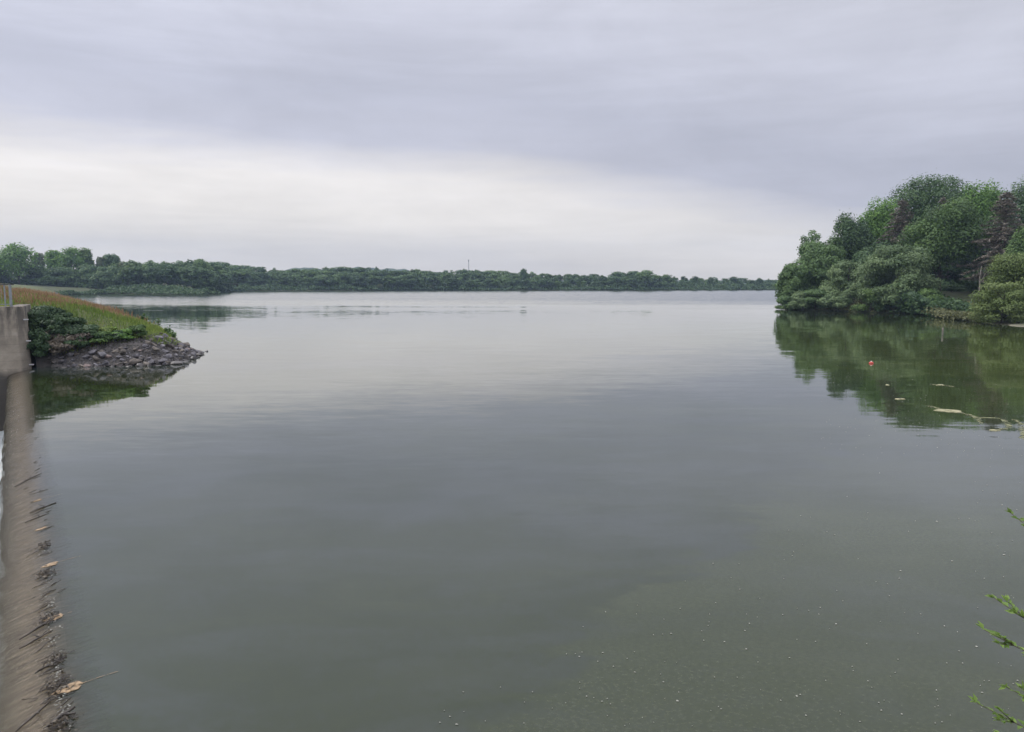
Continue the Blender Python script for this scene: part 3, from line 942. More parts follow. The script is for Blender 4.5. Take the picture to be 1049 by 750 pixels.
# --- trees behind the embankment on the left shore --------------------------------------
GL = 'trees of the left shore'
for i, (px, tp, w, Y, mt, lb) in enumerate([
    (17, 250, 40, 300, 'bright', 'big domed bright green tree behind the embankment, at the left edge'),
    (-6, 262, 26, 300, 'oak', 'darker tree half hidden at left of the big domed tree'),
    (40, 260, 16, 330, 'fartan', 'thin greyish tree between the two bright green trees'),
    (54, 257, 24, 315, 'bright', 'left hand crown of the bright green pair beyond the embankment'),
    (72, 254, 30, 312, 'bright', 'middle and broadest crown of the bright green clump beyond the embankment'),
    (86, 255, 20, 318, 'oak', 'tall darker tree at the right of the bright green clump'),
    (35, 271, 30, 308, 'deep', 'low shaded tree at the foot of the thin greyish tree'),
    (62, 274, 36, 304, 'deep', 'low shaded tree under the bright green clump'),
    (104, 264, 12, 320, 'fartan', 'pale thin tree left of the round topped dark tree'),
    (114, 261, 21, 322, 'far', 'round topped dark tree standing above the left treeline'),
    (92, 272, 26, 308, 'far', 'low dark tree right of the bright green clump'),
    (109, 273, 30, 304, 'far', 'broad dark tree below the round topped dark tree'),
    (129, 269, 20, 318, 'fartan', 'grey green tree right of the round topped dark tree')]):
    tree('broadleaf_tree', lb, px, tp, w, Y, mt, n=5200, leaf=.55, nl=30, basefrac=.0, seed=90 + i, group=GL, kind='round' if i in (0, 9) else 'mound')

# --- far treeline: a few tree models, copied -------------------------------------------
protos = []
for i in range(12):
    h, w = 12.0, [8.5, 9.5, 7.5, 11, 8, 10, 9, 7, 12, 8, 10, 9][i]
    cm, cen, rad = crown_mesh('crown', 200 + i, h, w, 0.2, 2600, 0.55, 34, 'round' if i % 2 else 'mound', .80, (.22, .38))
    tm = trunk_mesh('trunk', 200 + i, h, 1.0, cen, 0.22, 4)
    protos.append((cm, tm))
cm_alt = {}


def far_tree(px, top, Y, mat, label, group, wscale=1.0, k=None, name='broadleaf_tree'):
    k = random.randrange(len(protos)) if k is None else k
    cm, tm = protos[k]
    key = (k, mat)
    if key not in cm_alt:
        c2 = cm if not len(cm.materials) else cm.copy()
        if len(c2.materials): c2.materials.clear()
        c2.materials.append(M[mat]); cm_alt[key] = c2
    tp = at(px, top, Y); z0 = max(gz(tp[0], Y), 0.05)
    sc = (tp[2] - z0) / 12.0
    o = empty(name, (tp[0], Y, z0), random.uniform(0, 6.28)); tag(o, label, 'tree', group)
    for nm, me_, mt in (('trunk', tm, M['bark']), ('crown', cm_alt[key], None)):
        c = link(nm, me_, mt, o)
        c.scale = (sc * wscale, sc * wscale, sc)
    return o


topx = [120, 150, 175, 200, 230, 260, 300, 340, 370, 400, 450, 500, 530, 560, 600, 630, 660, 680, 700, 730, 760, 800]
topy = [270, 267.5, 268.5, 268, 270.5, 274, 276, 275, 275.5, 276, 276.5, 279, 279, 280.5, 281.5, 280, 279, 281, 283, 285, 285, 286]
shx = [120, 200, 214, 230, 330, 420, 620, 800]
shY = [297, 296, 300, 385, 396, 412, 424, 440]


def shoreY(px): return float(np.interp(px, shx, shY))


GF = 'trees of the far shore wood'
GS = 'trees of the left spit'
px = 128.0
while px < 212:
    for row in (0, 1):
        t_ = float(np.interp(px, topx, topy)) + random.uniform(-1.6, 2.2) + (4 if row == 0 else 0)
        far_tree(px + random.uniform(-2, 2), t_, 302 + row * 14 + random.uniform(-2, 3), random.choice(['far', 'far', 'far', 'oak', 'olive']),
                 'blue green tree in the closed treeline of the left spit', GS, random.uniform(1.0, 1.5))
    px += random.uniform(6.5, 9)
px = 210.0
while px < 806:
    for row in (0, 1, 2):
        dip = (6.0, 2.5, 0)[row] + 1.3 * float(fnoise(px * .06, row * 9.0, 44))
        t_ = float(np.interp(px, topx, topy)) + random.uniform(-1.0, 1.6) + dip
        far_tree(px + random.uniform(-2, 2), t_, shoreY(px) + 6 + row * 12 + random.uniform(-2, 3), random.choice(['far', 'far', 'far', 'olive', 'oak', 'deep']),
                 'dark blue green tree in the closed wood on the far shore', GF, random.uniform(1.1, 1.9))
    px += random.uniform(6.5, 11)
for px, t_, w, mt, lb in [
    (536.5, 275.5, .55, 'far', 'narrow pointed tree rising above the far treeline'),
    (662, 277, 1.55, 'oak', 'broadest domed tree of the far shore, right of centre'),
    (632, 278.5, 1.4, 'far', 'broad flat topped dark tree left of the broadest domed tree'),
    (684, 281.5, 1.0, 'oak', 'rounded tree adjoining the broadest domed tree at right'),
    (389, 291, 1.3, 'fartan', 'low pale bushy tree at the far waterline below the small tower'),
    (442, 292, 1.3, 'fartan', 'low pale bushy tree at the far waterline left of the mast'),
    (205, 266, .8, 'olive', 'taller thin tree above the end of the left spit'),
    (712, 283, .7, 'deep', 'small round dark crown, first of the separate crowns at right'),
    (728, 284, .8, 'deep', 'second separate round dark crown on the far shore'),
    (752, 283.5, .9, 'deep', 'double headed dark crown before the gap in the far treeline'),
    (778, 285, .9, 'deep', 'last round dark crown before the near wood hides the far shore')]:
    far_tree(px, t_, shoreY(px) + (3 if 'waterline' in lb else 12), mt, lb, GF, w, k=(3 if w > 1.2 else 5))


# undergrowth filling the foot of the far woods (one mass)
def scrub(name, label, pts, n, hmax, leaf, mat, depth, seed):
    rng = np.random.default_rng(seed)
    pts = np.array(pts)
    seg = np.linalg.norm(np.diff(pts, axis=0), axis=1)
    i = rng.choice(len(seg), n, p=seg / seg.sum())
    k = rng.random(n)[:, None]
    p = pts[i] * (1 - k) + pts[i + 1] * k
    off = rng.uniform(0.3, depth, n)
    p = p + np.column_stack([rng.normal(0, .6, n), off])
    g = np.maximum(ground_h(p), 0.0)
    hh = hmax * (0.55 + 0.45 * fnoise(p[:, 0] * .25, p[:, 1] * .25, seed)) * np.minimum(1, 0.35 + off / depth)
    z = g + 0.12 + np.clip(hh, 0.3, hmax) * rng.random(n) ** 0.7
    nr = rng.normal(0, .6, (n, 3)) + np.array([0, -0.5, .7]); nr /= np.linalg.norm(nr, axis=1, keepdims=True)
    o = link(name, quadmesh(name, leaf_quads(np.column_stack([p, z]), nr, leaf, rng), rng.random(n) * .8), M[mat])
    tag(o, label, 'undergrowth', None, 'stuff')


farline = [p2(205, 299.6), p2(250, 298.3), p2(330, 298.0), p2(420, 297.6), p2(520, 297.5), p2(620, 297.4), p2(720, 297.2), p2(815, 297.0)]
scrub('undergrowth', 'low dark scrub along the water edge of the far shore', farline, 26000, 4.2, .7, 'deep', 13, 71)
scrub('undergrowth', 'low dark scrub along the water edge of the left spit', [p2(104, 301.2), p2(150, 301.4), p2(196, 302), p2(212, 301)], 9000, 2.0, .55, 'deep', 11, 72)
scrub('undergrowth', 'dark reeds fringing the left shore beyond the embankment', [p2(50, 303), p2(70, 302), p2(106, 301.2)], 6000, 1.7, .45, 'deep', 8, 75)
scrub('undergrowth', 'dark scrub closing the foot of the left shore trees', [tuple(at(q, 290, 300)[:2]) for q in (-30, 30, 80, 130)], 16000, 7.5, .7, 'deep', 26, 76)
scrub('undergrowth', 'straw and green bank plants at the foot of the right wood', RW[3:6] + [(p[0] + 1.5, p[1] + 3.0) for p in RW[6:10]], 16000, 1.2, .2, 'reed', 8, 73)
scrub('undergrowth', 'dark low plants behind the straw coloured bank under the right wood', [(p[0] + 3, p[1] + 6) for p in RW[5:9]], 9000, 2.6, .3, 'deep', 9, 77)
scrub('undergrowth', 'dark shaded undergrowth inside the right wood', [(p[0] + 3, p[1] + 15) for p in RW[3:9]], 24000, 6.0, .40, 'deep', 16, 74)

# hills, masts
hx = np.linspace(-620, 420, 180); hy = np.linspace(0, 220, 14)
V, faces = [], []
def hill_h(x):
    c = lambda px, b, hgt: hgt * math.exp(-((x - at(px, 280, 1100)[0]) / b) ** 2)
    return 6 + 6 * float(sstep(-x, -at(500, 280, 1100)[0], -at(400, 280, 1100)[0])) + c(309, 20, 6) + c(352, 70, 9) + c(285, 40, 4) + c(425, 90, 8) + .8 * math.sin(x * .11) + .6 * math.sin(x * .29 + 1) + .5 * math.sin(x * .67)
for x in hx:
    for k, y in enumerate(hy):
        q = max(0.0, math.sin(math.pi * k / (len(hy) - 1)))
        V.append((x, 990 + y, hill_h(x) * q ** 0.8 + (random.uniform(-.7, .7) if 0 < k < len(hy) - 1 else -3)))
for i in range(len(hx) - 1):
    for k in range(len(hy) - 1):
        faces.append((i * 14 + k, (i + 1) * 14 + k, (i + 1) * 14 + k + 1, i * 14 + k + 1))
hl = link('hills', pymesh('hills', V, faces, True), M['hill']); hl['kind'] = 'structure'


def mast(name, label, px, top, Y, wd, cat):
    p = at(px, top, Y); h = p[2] - 1.5
    o = empty(name, (p[0], Y, 1.5)); tag(o, label, cat)
    m_ = MB()
    for q in range(3):
        a = q * 2.094
        m_.tube([(wd * math.cos(a), wd * math.sin(a), -2), (wd * .6 * math.cos(a), wd * .6 * math.sin(a), h)], [.16, .12], 5)
    for i in range(int(h / 2)):
        z = i * 2; k = 1 - .4 * z / h; k2 = 1 - .4 * (z + 2) / h
        for q in range(3):
            a, b2 = q * 2.094, (q + 1) * 2.094
            m_.tube([(wd * k * math.cos(a), wd * k * math.sin(a), z), (wd * k2 * math.cos(b2), wd * k2 * math.sin(b2), z + 2)], .07, 4)
    m_.build('lattice', M['mast'], o)
    MB().box((0, 0, h - 1.2), (wd * 1.6, wd * 1.6, 2.2)).build('antenna', M['mast'], o)
    return o


mast('telecom_mast', 'tall thin lattice mast rising behind the far treeline', 480, 266, 950, .65, 'mast')
mast('lattice_tower', 'short pale tower just topping the far trees, left of the tall mast', 385.5, 273.0, 700, .75, 'tower')

# ------------------------------------------------------------------ embankment vegetation
def on_dam(s, t):
    z = dam_h(np.array([s]), np.array([t]))[0]
    p = st(s, t)
    return (p[0], p[1], z)


def blades(name, label, n, region, hgt, wid, mat, seed, cat):
    rng = np.random.default_rng(seed)
    s = rng.uniform(L + .5, L + 40, n * 3); t = rng.uniform(-8, tipB[1] + .6, n * 3)
    P = np.outer(s, AX) + np.outer(t, PX)
    d = sdist(P, lake)
    z = dam_h(s, t)
    keep = region(s, t, d, z, rng)
    s, t, z, P = s[keep][:n], t[keep][:n], z[keep][:n], P[keep][:n]
    m = len(s)
    a = rng.uniform(0, 3.1416, m)
    h = hgt * rng.uniform(.45, 1.25, m) * (1 + .35 * fnoise(s * .8, t * .8, seed))
    w = wid * rng.uniform(.6, 1.3, m)
    lean = rng.normal(0, .22, (m, 2)) * h[:, None]
    dx = np.column_stack([np.cos(a), np.sin(a), np.zeros(m)]) * w[:, None]
    b = np.column_stack([P, z - .03])
    tp = b + np.column_stack([lean, h])
    md = b + np.column_stack([lean * .45, h * .6])
    Q = np.stack([b - dx * .4, md + dx * .6, tp, md - dx * .6], 1)
    o = link(name, quadmesh(name, Q, np.clip(rng.random(m) * .6 + .2 + .3 * fnoise(s * .35, t * .35, seed + 1), 0, 1)), M[mat])
    return tag(o, label, cat, None, 'stuff')


blades('grass', 'green and straw coloured grass covering the embankment', 52000, lambda s, t, d, z, r: (d > 1.0) & (r.random(len(s)) < 1.25 - (s - L) / 50), .30, .035, 'grass', 81, 'grass')
blades('seeding_grass', 'rusty orange seed heads of dock and sorrel on the upper embankment', 20000,
       lambda s, t, d, z, r: (z > 1.5 + .35 * fnoise(s * .5, t * .5, 4)) & (s > L + 6 + 1.5 * fnoise(s * .9, t * .9, 6)) & (r.random(len(s)) < np.clip((z - 1.3) * .55, .25, 1) * np.clip((s - L - 4.5) / 5, .15, 1)), .42, .045, 'seed', 82, 'grass')

GBR = 'brambles on the embankment foot'
BUSH = []


def bush(label, px, py, z, w, h, mat, seed, n=3200, leaf=.13, name='bramble_bush', cat='bush', group=GBR, nl=18):
    # position: the point on the slope seen at (px,py)
    best = None
    for Y in np.arange(40.0, 64, .15):
        q = at(px, py, Y); s_, t_ = to_st(q)
        if s_ < L + .75: continue
        g = dam_h(np.array([s_]), np.array([t_]))[0]
        if g >= q[2] or Y > 63.7:
            best = (q[0], q[1], g); break
    if best is None: return
    o = empty(name, best, random.uniform(0, 6.28)); tag(o, label, cat, group)
    cm, cen, rad = crown_mesh('crown', seed, h, w, 0.0, n, leaf, nl, 'mound', .75, (.32, .48))
    link('crown', cm, M[mat], o)
    mb = MB()
    for i in range(5):
        c = cen[i % len(cen)]
        mb.tube([(0, 0, -.15), c * .55 + np.array([0, 0, .1]), c], [.025, .018, .008], 4, cap=False)
    link('stem', pymesh('stem', mb.v, mb.f), M['twig'], o)
    return o


for i, (px, py, w, h, mt, lb) in enumerate([
    (42, 345, 2.0, 1.4, 'bramble', 'dark bramble against the lake side of the abutment wall, upper'),
    (52, 333, 2.2, 1.0, 'bramble', 'dark bramble below the end of the railing'),
    (41, 366, 1.5, 1.4, 'bramble', 'dark bramble at the waterline touching the abutment wall'),
    (66, 338, 2.2, .9, 'bramble', 'broad bramble in the upper band right of the abutment'),
    (58, 352, 2.0, 1.2, 'bramble', 'bramble in the middle of the bank between dry stems and grass'),
    (96, 350, 1.7, .8, 'bramble', 'bramble above the large grey riprap stones'),
    (110, 346, 1.2, .5, 'grass', 'rounded leafy weed in the middle of the green slope'),
    (74, 358, 1.8, 1.0, 'bramble', 'low bramble above the first pale stones'),
    (56, 366, 1.7, 1.0, 'dry', 'brown dry stems at the waterline near the abutment'),
    (70, 367, 1.6, .8, 'dry', 'brown dry stems just above the first pale stones'),
    (86, 358, 1.5, .7, 'dry', 'brown dry stems between bramble and large stones'),
    (50, 357, 1.4, .9, 'dry', 'greyish dry bramble next to the abutment wall'),
    (123, 352, 1.1, .45, 'bramble', 'small bramble right of the rounded leafy weed'),
    (104, 360, 1.3, .6, 'oak', 'leafy green clump growing between riprap stones at mid bank'),
    (141, 362, 1.1, .6, 'oak', 'leafy green clump trailing down into the stones near the point'),
    (126, 357, 1.2, .5, 'bright', 'yellow green weed clump on the lower slope')]):
    bush(lb, px, py, 0, w, h, mt, 300 + i, n=5200 if mt != 'dry' else 3000, leaf=.095 if mt != 'dry' else .10)


def sapling(label, px, top, Y, seed, mat='oak', h=None, n=160, leaf=.11):
    tp = at(px, top, Y); s_, t_ = to_st(tp)
    g = dam_h(np.array([s_]), np.array([t_]))[0]
    h = max(tp[2] - g, .5)
    rng = np.random.default_rng(seed)
    o = empty('sapling', (tp[0], tp[1], g)); tag(o, label, 'sapling')
    mb = MB(); Q = []; T = []
    for i in range(5):
        a = rng.uniform(0, 6.28); k = rng.uniform(.5, 1.0); e = np.array([math.cos(a) * h * .28, math.sin(a) * h * .28, h * k])
        m_ = e * .5 + np.array([0, 0, h * .08])
        mb.tube([(0, 0, -.1), m_, e], [.02, .014, .006], 4)
        kk = rng.uniform(.35, 1.05, n // 5)[:, None]
        pp = 2 * m_ * kk * (1 - kk) + e * kk ** 2 + rng.normal(0, .06, (n // 5, 3))
        nr = rng.normal(0, .6, (n // 5, 3)) + np.array([0, 0, .6]); nr /= np.linalg.norm(nr, axis=1, keepdims=True)
        Q.append(leaf_quads(pp, nr, leaf, rng)); T.append(rng.random(n // 5))
    mb.build('stem', M['twig'], o)
    link('crown', quadmesh('crown', np.concatenate(Q), np.concatenate(T)), M[mat], o)


sapling('small leafy sapling leaning out from the ridge of the embankment', 147, 320, 56, 401)
sapling('thin sapling with few leaves below the leaning sapling', 161, 327, 54, 402, n=60)
sapling('tufty sapling where grass ends above the rocky point', 172, 344, 51, 403, 'olive', n=200)
sapling('stubby weed at the lower end of the grass beside the rocky point', 178, 350, 50, 404, 'olive', n=120)
sapling('bushy little sapling on the ridge among orange seed heads', 128, 323, 58, 405, n=120)

# ------------------------------------------------------------------ riprap
rock_me = []
for i in range(12):
    rng = np.random.default_rng(500 + i)
    bm = bmesh.new()
    for q in range(15):
        v = rng.normal(size=3); v /= np.linalg.norm(v); v *= rng.uniform(.8, 1.05)
        bm.verts.new(v * np.array([.5, .5 * rng.uniform(.6, .95), .5 * rng.uniform(.45, .75)]))
    bmesh.ops.convex_hull(bm, input=bm.verts[:])
    bmesh.ops.delete(bm, geom=[v for v in bm.verts if not v.link_faces], context='VERTS')
    bmesh.ops.bevel(bm, geom=bm.edges[:], offset=.03, segments=1, affect='EDGES')
    me = bpy.data.meshes.new('rock'); bm.to_mesh(me); bm.free()
    rock_me.append(me)
variants = {}


def rock(p, size, mat, label, group, rz=None, tilt=.35):
    i = random.randrange(12)
    if (i, mat) not in variants:
        m2 = rock_me[i].copy(); m2.materials.append(M[mat]); variants[(i, mat)] = m2
    o = bpy.data.objects.new('rock', variants[(i, mat)]); COL.objects.link(o)
    o.location = p; o.scale = (size * random.uniform(.85, 1.25), size, size * random.uniform(.8, 1.1))
    o.rotation_euler = (random.uniform(-tilt, tilt), random.uniform(-tilt, tilt), random.uniform(0, 6.28) if rz is None else rz)
    return tag(o, label, 'rock', group)


line = np.array([dam_line[0], dam_line[1], dam_line[2], dam_line[3], dam_line[4], dam_line[5], dam_line[6]])
line[0] = st(L + .9, TC + .6)
seg = np.linalg.norm(np.diff(line, axis=0), axis=1); cum = np.concatenate([[0], np.cumsum(seg)])
GR = 'riprap stones along the foot of the embankment'
rng = np.random.default_rng(600)
tot = cum[-1]
cnt = 0
placed = []
while cnt < 290:
    u_ = rng.random() * (cum[5] + 1.2)
    i = min(np.searchsorted(cum, u_) - 1, len(seg) - 1); i = max(i, 0)
    k = (u_ - cum[i]) / seg[i]
    p = line[i] * (1 - k) + line[i + 1] * k
    e = (line[i + 1] - line[i]) / seg[i]; nrm = np.array([-e[1], e[0]])
    if sdist((p + nrm * .3)[None], lake)[0] < 0: nrm = -nrm
    frac = u_ / cum[5]
    depth = (1.3 if u_ < 2 else 1.7) + .7 * sstep(np.array(frac), .45, .8) - .8 * sstep(np.array(frac), .95, 1.1)
    off = -.25 + depth * rng.random() ** 1.1
    p = p + nrm * off
    size = (.18 + .66 * rng.random() ** 1.8) if off > 0.1 else rng.uniform(.22, .7)
    if any((p[0] - q[0]) ** 2 + (p[1] - q[1]) ** 2 < (.26 * (size + q[2])) ** 2 for q in placed) and rng.random() < .9: 
        cnt += 0.2
        continue
    placed.append((p[0], p[1], size))
    s_, t_ = to_st(p)
    z = max(dam_h(np.array([s_]), np.array([t_]))[0], -.12)
    mt = rng.choice(['rock', 'brownrock', 'pinkrock'], p=[.66, .31, .03])
    if off < -.02: mt = 'wetrock'
    lb = {'brownrock': 'brownish weathered riprap stone among grey ones at the embankment foot', 'rock': 'grey angular riprap stone heaped with others at the embankment foot', 'pinkrock': 'pinkish riprap stone lying among the grey ones',
          'wetrock': 'dark wet stone at the waterline below the heaped riprap'}[mt]
    rock((p[0], p[1], z + size * .10), size, mt, lb, GR)
    cnt += 1
for px, py, sz, lb in [(203, 360.5, .45, 'dark stone in the water just off the rocky point'), (207, 361.2, .32, 'small dark stone beyond the rocky point'),
                       (211.5, 360.2, .30, 'outermost tiny stone off the rocky point'), (181, 373.2, .75, 'flat dark stone lying in the water in front of the point'),
                       (193, 367.4, .5, 'dark stone on the waterline at the nose of the point')]:
    p = U(px, py)
    rock((p[0], p[1], .02), sz, 'wetrock', lb, None, tilt=.15)

# small rubble between the stones (not countable)
V, f = [], []
rng = np.random.default_rng(610)
for i in range(2600):
    u_ = rng.random() * (cum[5] + .8)
    i_ = max(min(np.searchsorted(cum, u_) - 1, len(seg) - 1), 0)
    k = (u_ - cum[i_]) / seg[i_]
    p = line[i_] * (1 - k) + line[i_ + 1] * k
    e = (line[i_ + 1] - line[i_]) / seg[i_]; nrm = np.array([-e[1], e[0]])
    if sdist((p + nrm * .3)[None], lake)[0] < 0: nrm = -nrm
    p = p + nrm * (-.15 + 2.4 * rng.random())
    s_, t_ = to_st(p); z = dam_h(np.array([s_]), np.array([t_]))[0]
    r0 = rng.uniform(.04, .12); b0 = len(V); ph = rng.uniform(0, 6.28)
    for q in range(5):
        a = ph + q * 1.2566; V.append((p[0] + math.cos(a) * r0 * rng.uniform(.7, 1.3), p[1] + math.sin(a) * r0 * rng.uniform(.6, 1.1), z - .03))
    for q in range(3):
        a = ph + q * 2.1; V.append((p[0] + math.cos(a) * r0 * .5, p[1] + math.sin(a) * r0 * .5, z + r0 * rng.uniform(.4, 1.0)))
    f += [(b0, b0 + 1, b0 + 5), (b0 + 1, b0 + 2, b0 + 6, b0 + 5), (b0 + 2, b0 + 3, b0 + 6), (b0 + 3, b0 + 4, b0 + 7, b0 + 6), (b0 + 4, b0, b0 + 5, b0 + 7), (b0 + 5, b0 + 6, b0 + 7)]
tag(link('rubble', pymesh('rubble', V, f), M['rubble']), 'small broken rubble filling the gaps between the riprap stones', 'rubble', None, 'stuff')

# ------------------------------------------------------------------ things on the weir and the water
GST = 'sticks caught on the weir crest'
PS = {0: -.004}
def film_z(t):
    xs = [p[0] for p in prof][::-1]; zs = [p[1] for p in prof][::-1]
    return float(np.interp(t, xs, zs))


def stick(px, py, length, r, ang, label, group=GST):
    p = U(px, py, -.1); s_, t_ = to_st(p)
    rng = np.random.default_rng(int(px * 31 + py * 7))
    pts, rad = [], []
    for k in np.linspace(-.5, .5, 6):
        tt_ = t_ + k * length * math.cos(ang) ; s2 = s_ + k * length * math.sin(ang)
        pts.append(np.array([*st(s2, tt_), film_z(tt_) + .008 + rng.normal(0, .005)]))
        rad.append(.62 * r * (1.1 - abs(k) * 1.2) * rng.uniform(.8, 1.2))
    c = pts[2].copy()
    mb = MB().tube([q - c for q in pts], rad, 6)
    if length > .3:
        q = pts[3] - c; mb.tube([q, q + np.array([rng.normal(0, .08), rng.normal(0, .08), .05])], [r * .6, r * .25], 4)
    o = mb.build('stick', M['stick'], None, True); o.location = c
    return tag(o, label, 'stick', group)


# ang: direction in the (t, s) plane; flow runs towards -t
stick(29, 490, .75, .028, .75, 'long dark stick alone on the weir, farthest of the thick ones', None)
stick(44, 521, .5, .022, .35, 'thin curved stick at the upper start of the stick line', None)
stick(38, 530, .42, .022, .3, 'short stick just below the thin curved one', None)
stick(61, 735, .34, .034, .55, 'thick black stick nearest the camera on the crest', None)
stick(40, 640, .52, .026, .5, 'long stick over the orange patch in the middle of the crest', None)
stick(37, 652, .40, .02, .35, 'straight stick below the orange patch in the middle', None)
stick(52, 680, .34, .024, .2, 'stubby dark stick among pale foam on the crest', None)
stick(34, 728, .45, .02, .75, 'thin stick slanting down from the nearest orange patch', None)
rng = np.random.default_rng(77)
for i in range(110):
    py = 445 + 303 * rng.random() ** .8
    k = (py - 440) / 310
    px = (36 if py < 520 else 40 + 20 * (py - 520) / 230) + rng.normal(0, 3 + 6 * k)
    stick(px, py, rng.uniform(.05, .26) * (1 if rng.random() < .8 else 1.5), rng.uniform(.004, .012), rng.uniform(-.25, 1.0), 'small dark twig caught on the weir crest', 'twigs caught on the weir crest')


def clump(px, py, size, label, seed):
    rng = np.random.default_rng(seed)
    p = U(px, py, -.1); s_, t_ = to_st(p)
    o = empty('debris_clump', (*p[:2], film_z(t_))); tag(o, label, 'debris', 'debris clumps caught on the weir crest')
    mb = MB(); Q = []; T = []
    for i in range(34):
        c = np.array([*(PX * rng.normal(0, .30) + AX * rng.normal(0, .42)), .02 + abs(rng.normal(0, .05))]) * size
        c[2] += film_z(t_ + float(np.dot(c[:2], PX))) - film_z(t_)
        d = rng.normal(size=3) * [1, 1, .35]; d[:2] -= PX * rng.uniform(0, 1.2); d /= np.linalg.norm(d); l = size * rng.uniform(.15, .7)
        mb.tube([c - d * l / 2, c + rng.normal(0, .012, 3), c + d * l / 2], [rng.uniform(.002, .006) for _ in range(3)], 4)
    n = 60
    pp = np.column_stack([rng.normal(0, .33, n)[:, None] * PX + rng.normal(0, .42, n)[:, None] * AX, np.abs(rng.normal(.02, .05, n))]) * size
    nr = rng.normal(0, .5, (n, 3)) + [0, 0, 1]; nr /= np.linalg.norm(nr, axis=1, keepdims=True)
    mb.build('twig_tangle', M['stick'], o)
    link('dead_foliage', quadmesh('dead_foliage', leaf_quads(pp, nr, .035, rng, 1.6), rng.random(n)), M['dry'], o)


for i, (px, py, sz, lb) in enumerate([(60, 703, .30, 'tangle of twigs and dead leaves on the nearest orange patch'), (50, 632, .24, 'small tangle of twigs on the orange patch under the long stick'),
                                      (57, 676, .22, 'tangle of twigs among pale foam between two orange patches'), (48, 588, .22, 'tangle of twigs just below the faint tailed orange patch'),
                                      (46, 560, .18, 'little tangle of twigs above the faint tailed orange patch'), (64, 742, .22, 'tangle of twigs at the bottom edge of the picture')]):
    clump(px, py, sz, lb, 800 + i)


def flat_patch(name, c, rx, ry, rot, thick, mat, label, cat, seed, group=None, n=26, rag=.35, hole=None):
    rng = np.random.default_rng(seed)
    a = np.linspace(0, 6.283, n, endpoint=False)
    ph = rng.uniform(0, 6.28, 5)
    k = 1 + rag * sum(np.sin(a * (j + 2) + ph[j]) / (j + 1.5) for j in range(5)) + rng.normal(0, rag * .12, n)
    x, y = np.cos(a) * rx * k, np.sin(a) * ry * k
    X = x * math.cos(rot) - y * math.sin(rot); Yv = x * math.sin(rot) + y * math.cos(rot)
    inner = .0 if hole is None else hole
    V = [(X[i], Yv[i], .001) for i in range(n)] + [(X[i] * .86, Yv[i] * .86, thick) for i in range(n)]
    f = [(i, (i + 1) % n, n + (i + 1) % n, n + i) for i in range(n)]
    if hole:
        V += [(X[i] * hole, Yv[i] * hole, thick * .8) for i in range(n)] + [(X[i] * hole * .8, Yv[i] * hole * .8, .001) for i in range(n)]
        f += [(n + i, n + (i + 1) % n, 2 * n + (i + 1) % n, 2 * n + i) for i in range(n)] + [(2 * n + i, 2 * n + (i + 1) % n, 3 * n + (i + 1) % n, 3 * n + i) for i in range(n)]
    else:
        V.append((0, 0, thick)); f += [(n + i, n + (i + 1) % n, 2 * n) for i in range(n)]
    o = link(name, pymesh(name, V, f, True), M[mat]); o.location = c
    return tag(o, label, cat, group)


def film_patch(px, py, lt, ls, label, seed, tail):
    """thin silt-coloured flake lying on the film, with a tapering tail pointing upstream"""
    p = U(px, py, -.1); s0, t0 = to_st(p)
    rng = np.random.default_rng(seed)
    V, f = [], []
    ks = np.linspace(0, 1, 14)
    for k in ks:
        t_ = t0 - lt * .5 + (lt + tail) * k
        wv = ls * (math.sin(min(1, k * 2.6) * math.pi / 2)) * (1 if t_ < t0 + lt * .5 else max(.03, 1 - (t_ - t0 - lt * .5) / tail * 9)) * rng.uniform(.75, 1.1)
        if k == ks[-1]: wv = .003
        sc = s0 - .15 * (t_ - t0) + .5 * max(0, t_ - t0 - lt * .5) * (.25)
        for q in (-1, 1):
            V.append((*st(sc + q * wv * .5, t_), film_z(t_) + .006))
    for i in range(len(ks) - 1): f.append((2 * i, 2 * i + 1, 2 * i + 3, 2 * i + 2))
    nV = len(V)
    V += [(v[0], v[1], v[2] + .004) for v in V]
    f2 = [tuple(nV + q for q in ff) for ff in f]
    o = link('silt_patch', pymesh('silt_patch', V, f + f2), M['silt'])
    tag(o, label, 'silt patch', 'orange silt patches on the weir crest')


film_patch(66, 708, .26, .24, 'nearest and largest orange silt patch with a long thin tail', 1, .42)
film_patch(54, 634, .22, .18, 'orange silt patch under the long stick, middle of the crest', 2, .12)
film_patch(49, 580, .22, .20, 'orange silt patch with a faint tail, farther up the crest', 3, .35)
film_patch(41, 542, .18, .14, 'small pale orange silt streak above the stick line', 4, .1)
film_patch(36, 513, .18, .14, 'farthest faint orange silt streak on the crest', 5, .4)

# floating white flecks (cannot be counted)
rng = np.random.default_rng(90)
V, f = [], []
for i in range(520):
    if i < 330:
        px = rng.uniform(330, 1045); py = 455 + 290 * rng.random() ** .8
        if px < 1049 - (py - 380) * 1.75: continue
    else:
        px = rng.uniform(840, 1049); py = rng.uniform(372, 470)
    c = U(px, py)
    if rng.random() < .07: r0 = rng.uniform(.009, .015)
    else: r0 = rng.uniform(.004, .009)
    r0 *= (1 + c[1] / 40)
    b0 = len(V)
    for q in range(5):
        a = q * 1.2566 + rng.normal(0, .2)
        V.append((c[0] + math.cos(a) * r0 * rng.uniform(.5, 1.4), c[1] + math.sin(a) * r0, .005))
    V.append((c[0], c[1], .014))
    for q in range(5): f.append((b0 + q, b0 + (q + 1) % 5, b0 + 5))
tag(link('floating_specks', pymesh('floating_specks', V, f), M['speck']), 'scattered pale flecks of seed fluff floating on the lake', 'flecks', None, 'stuff')
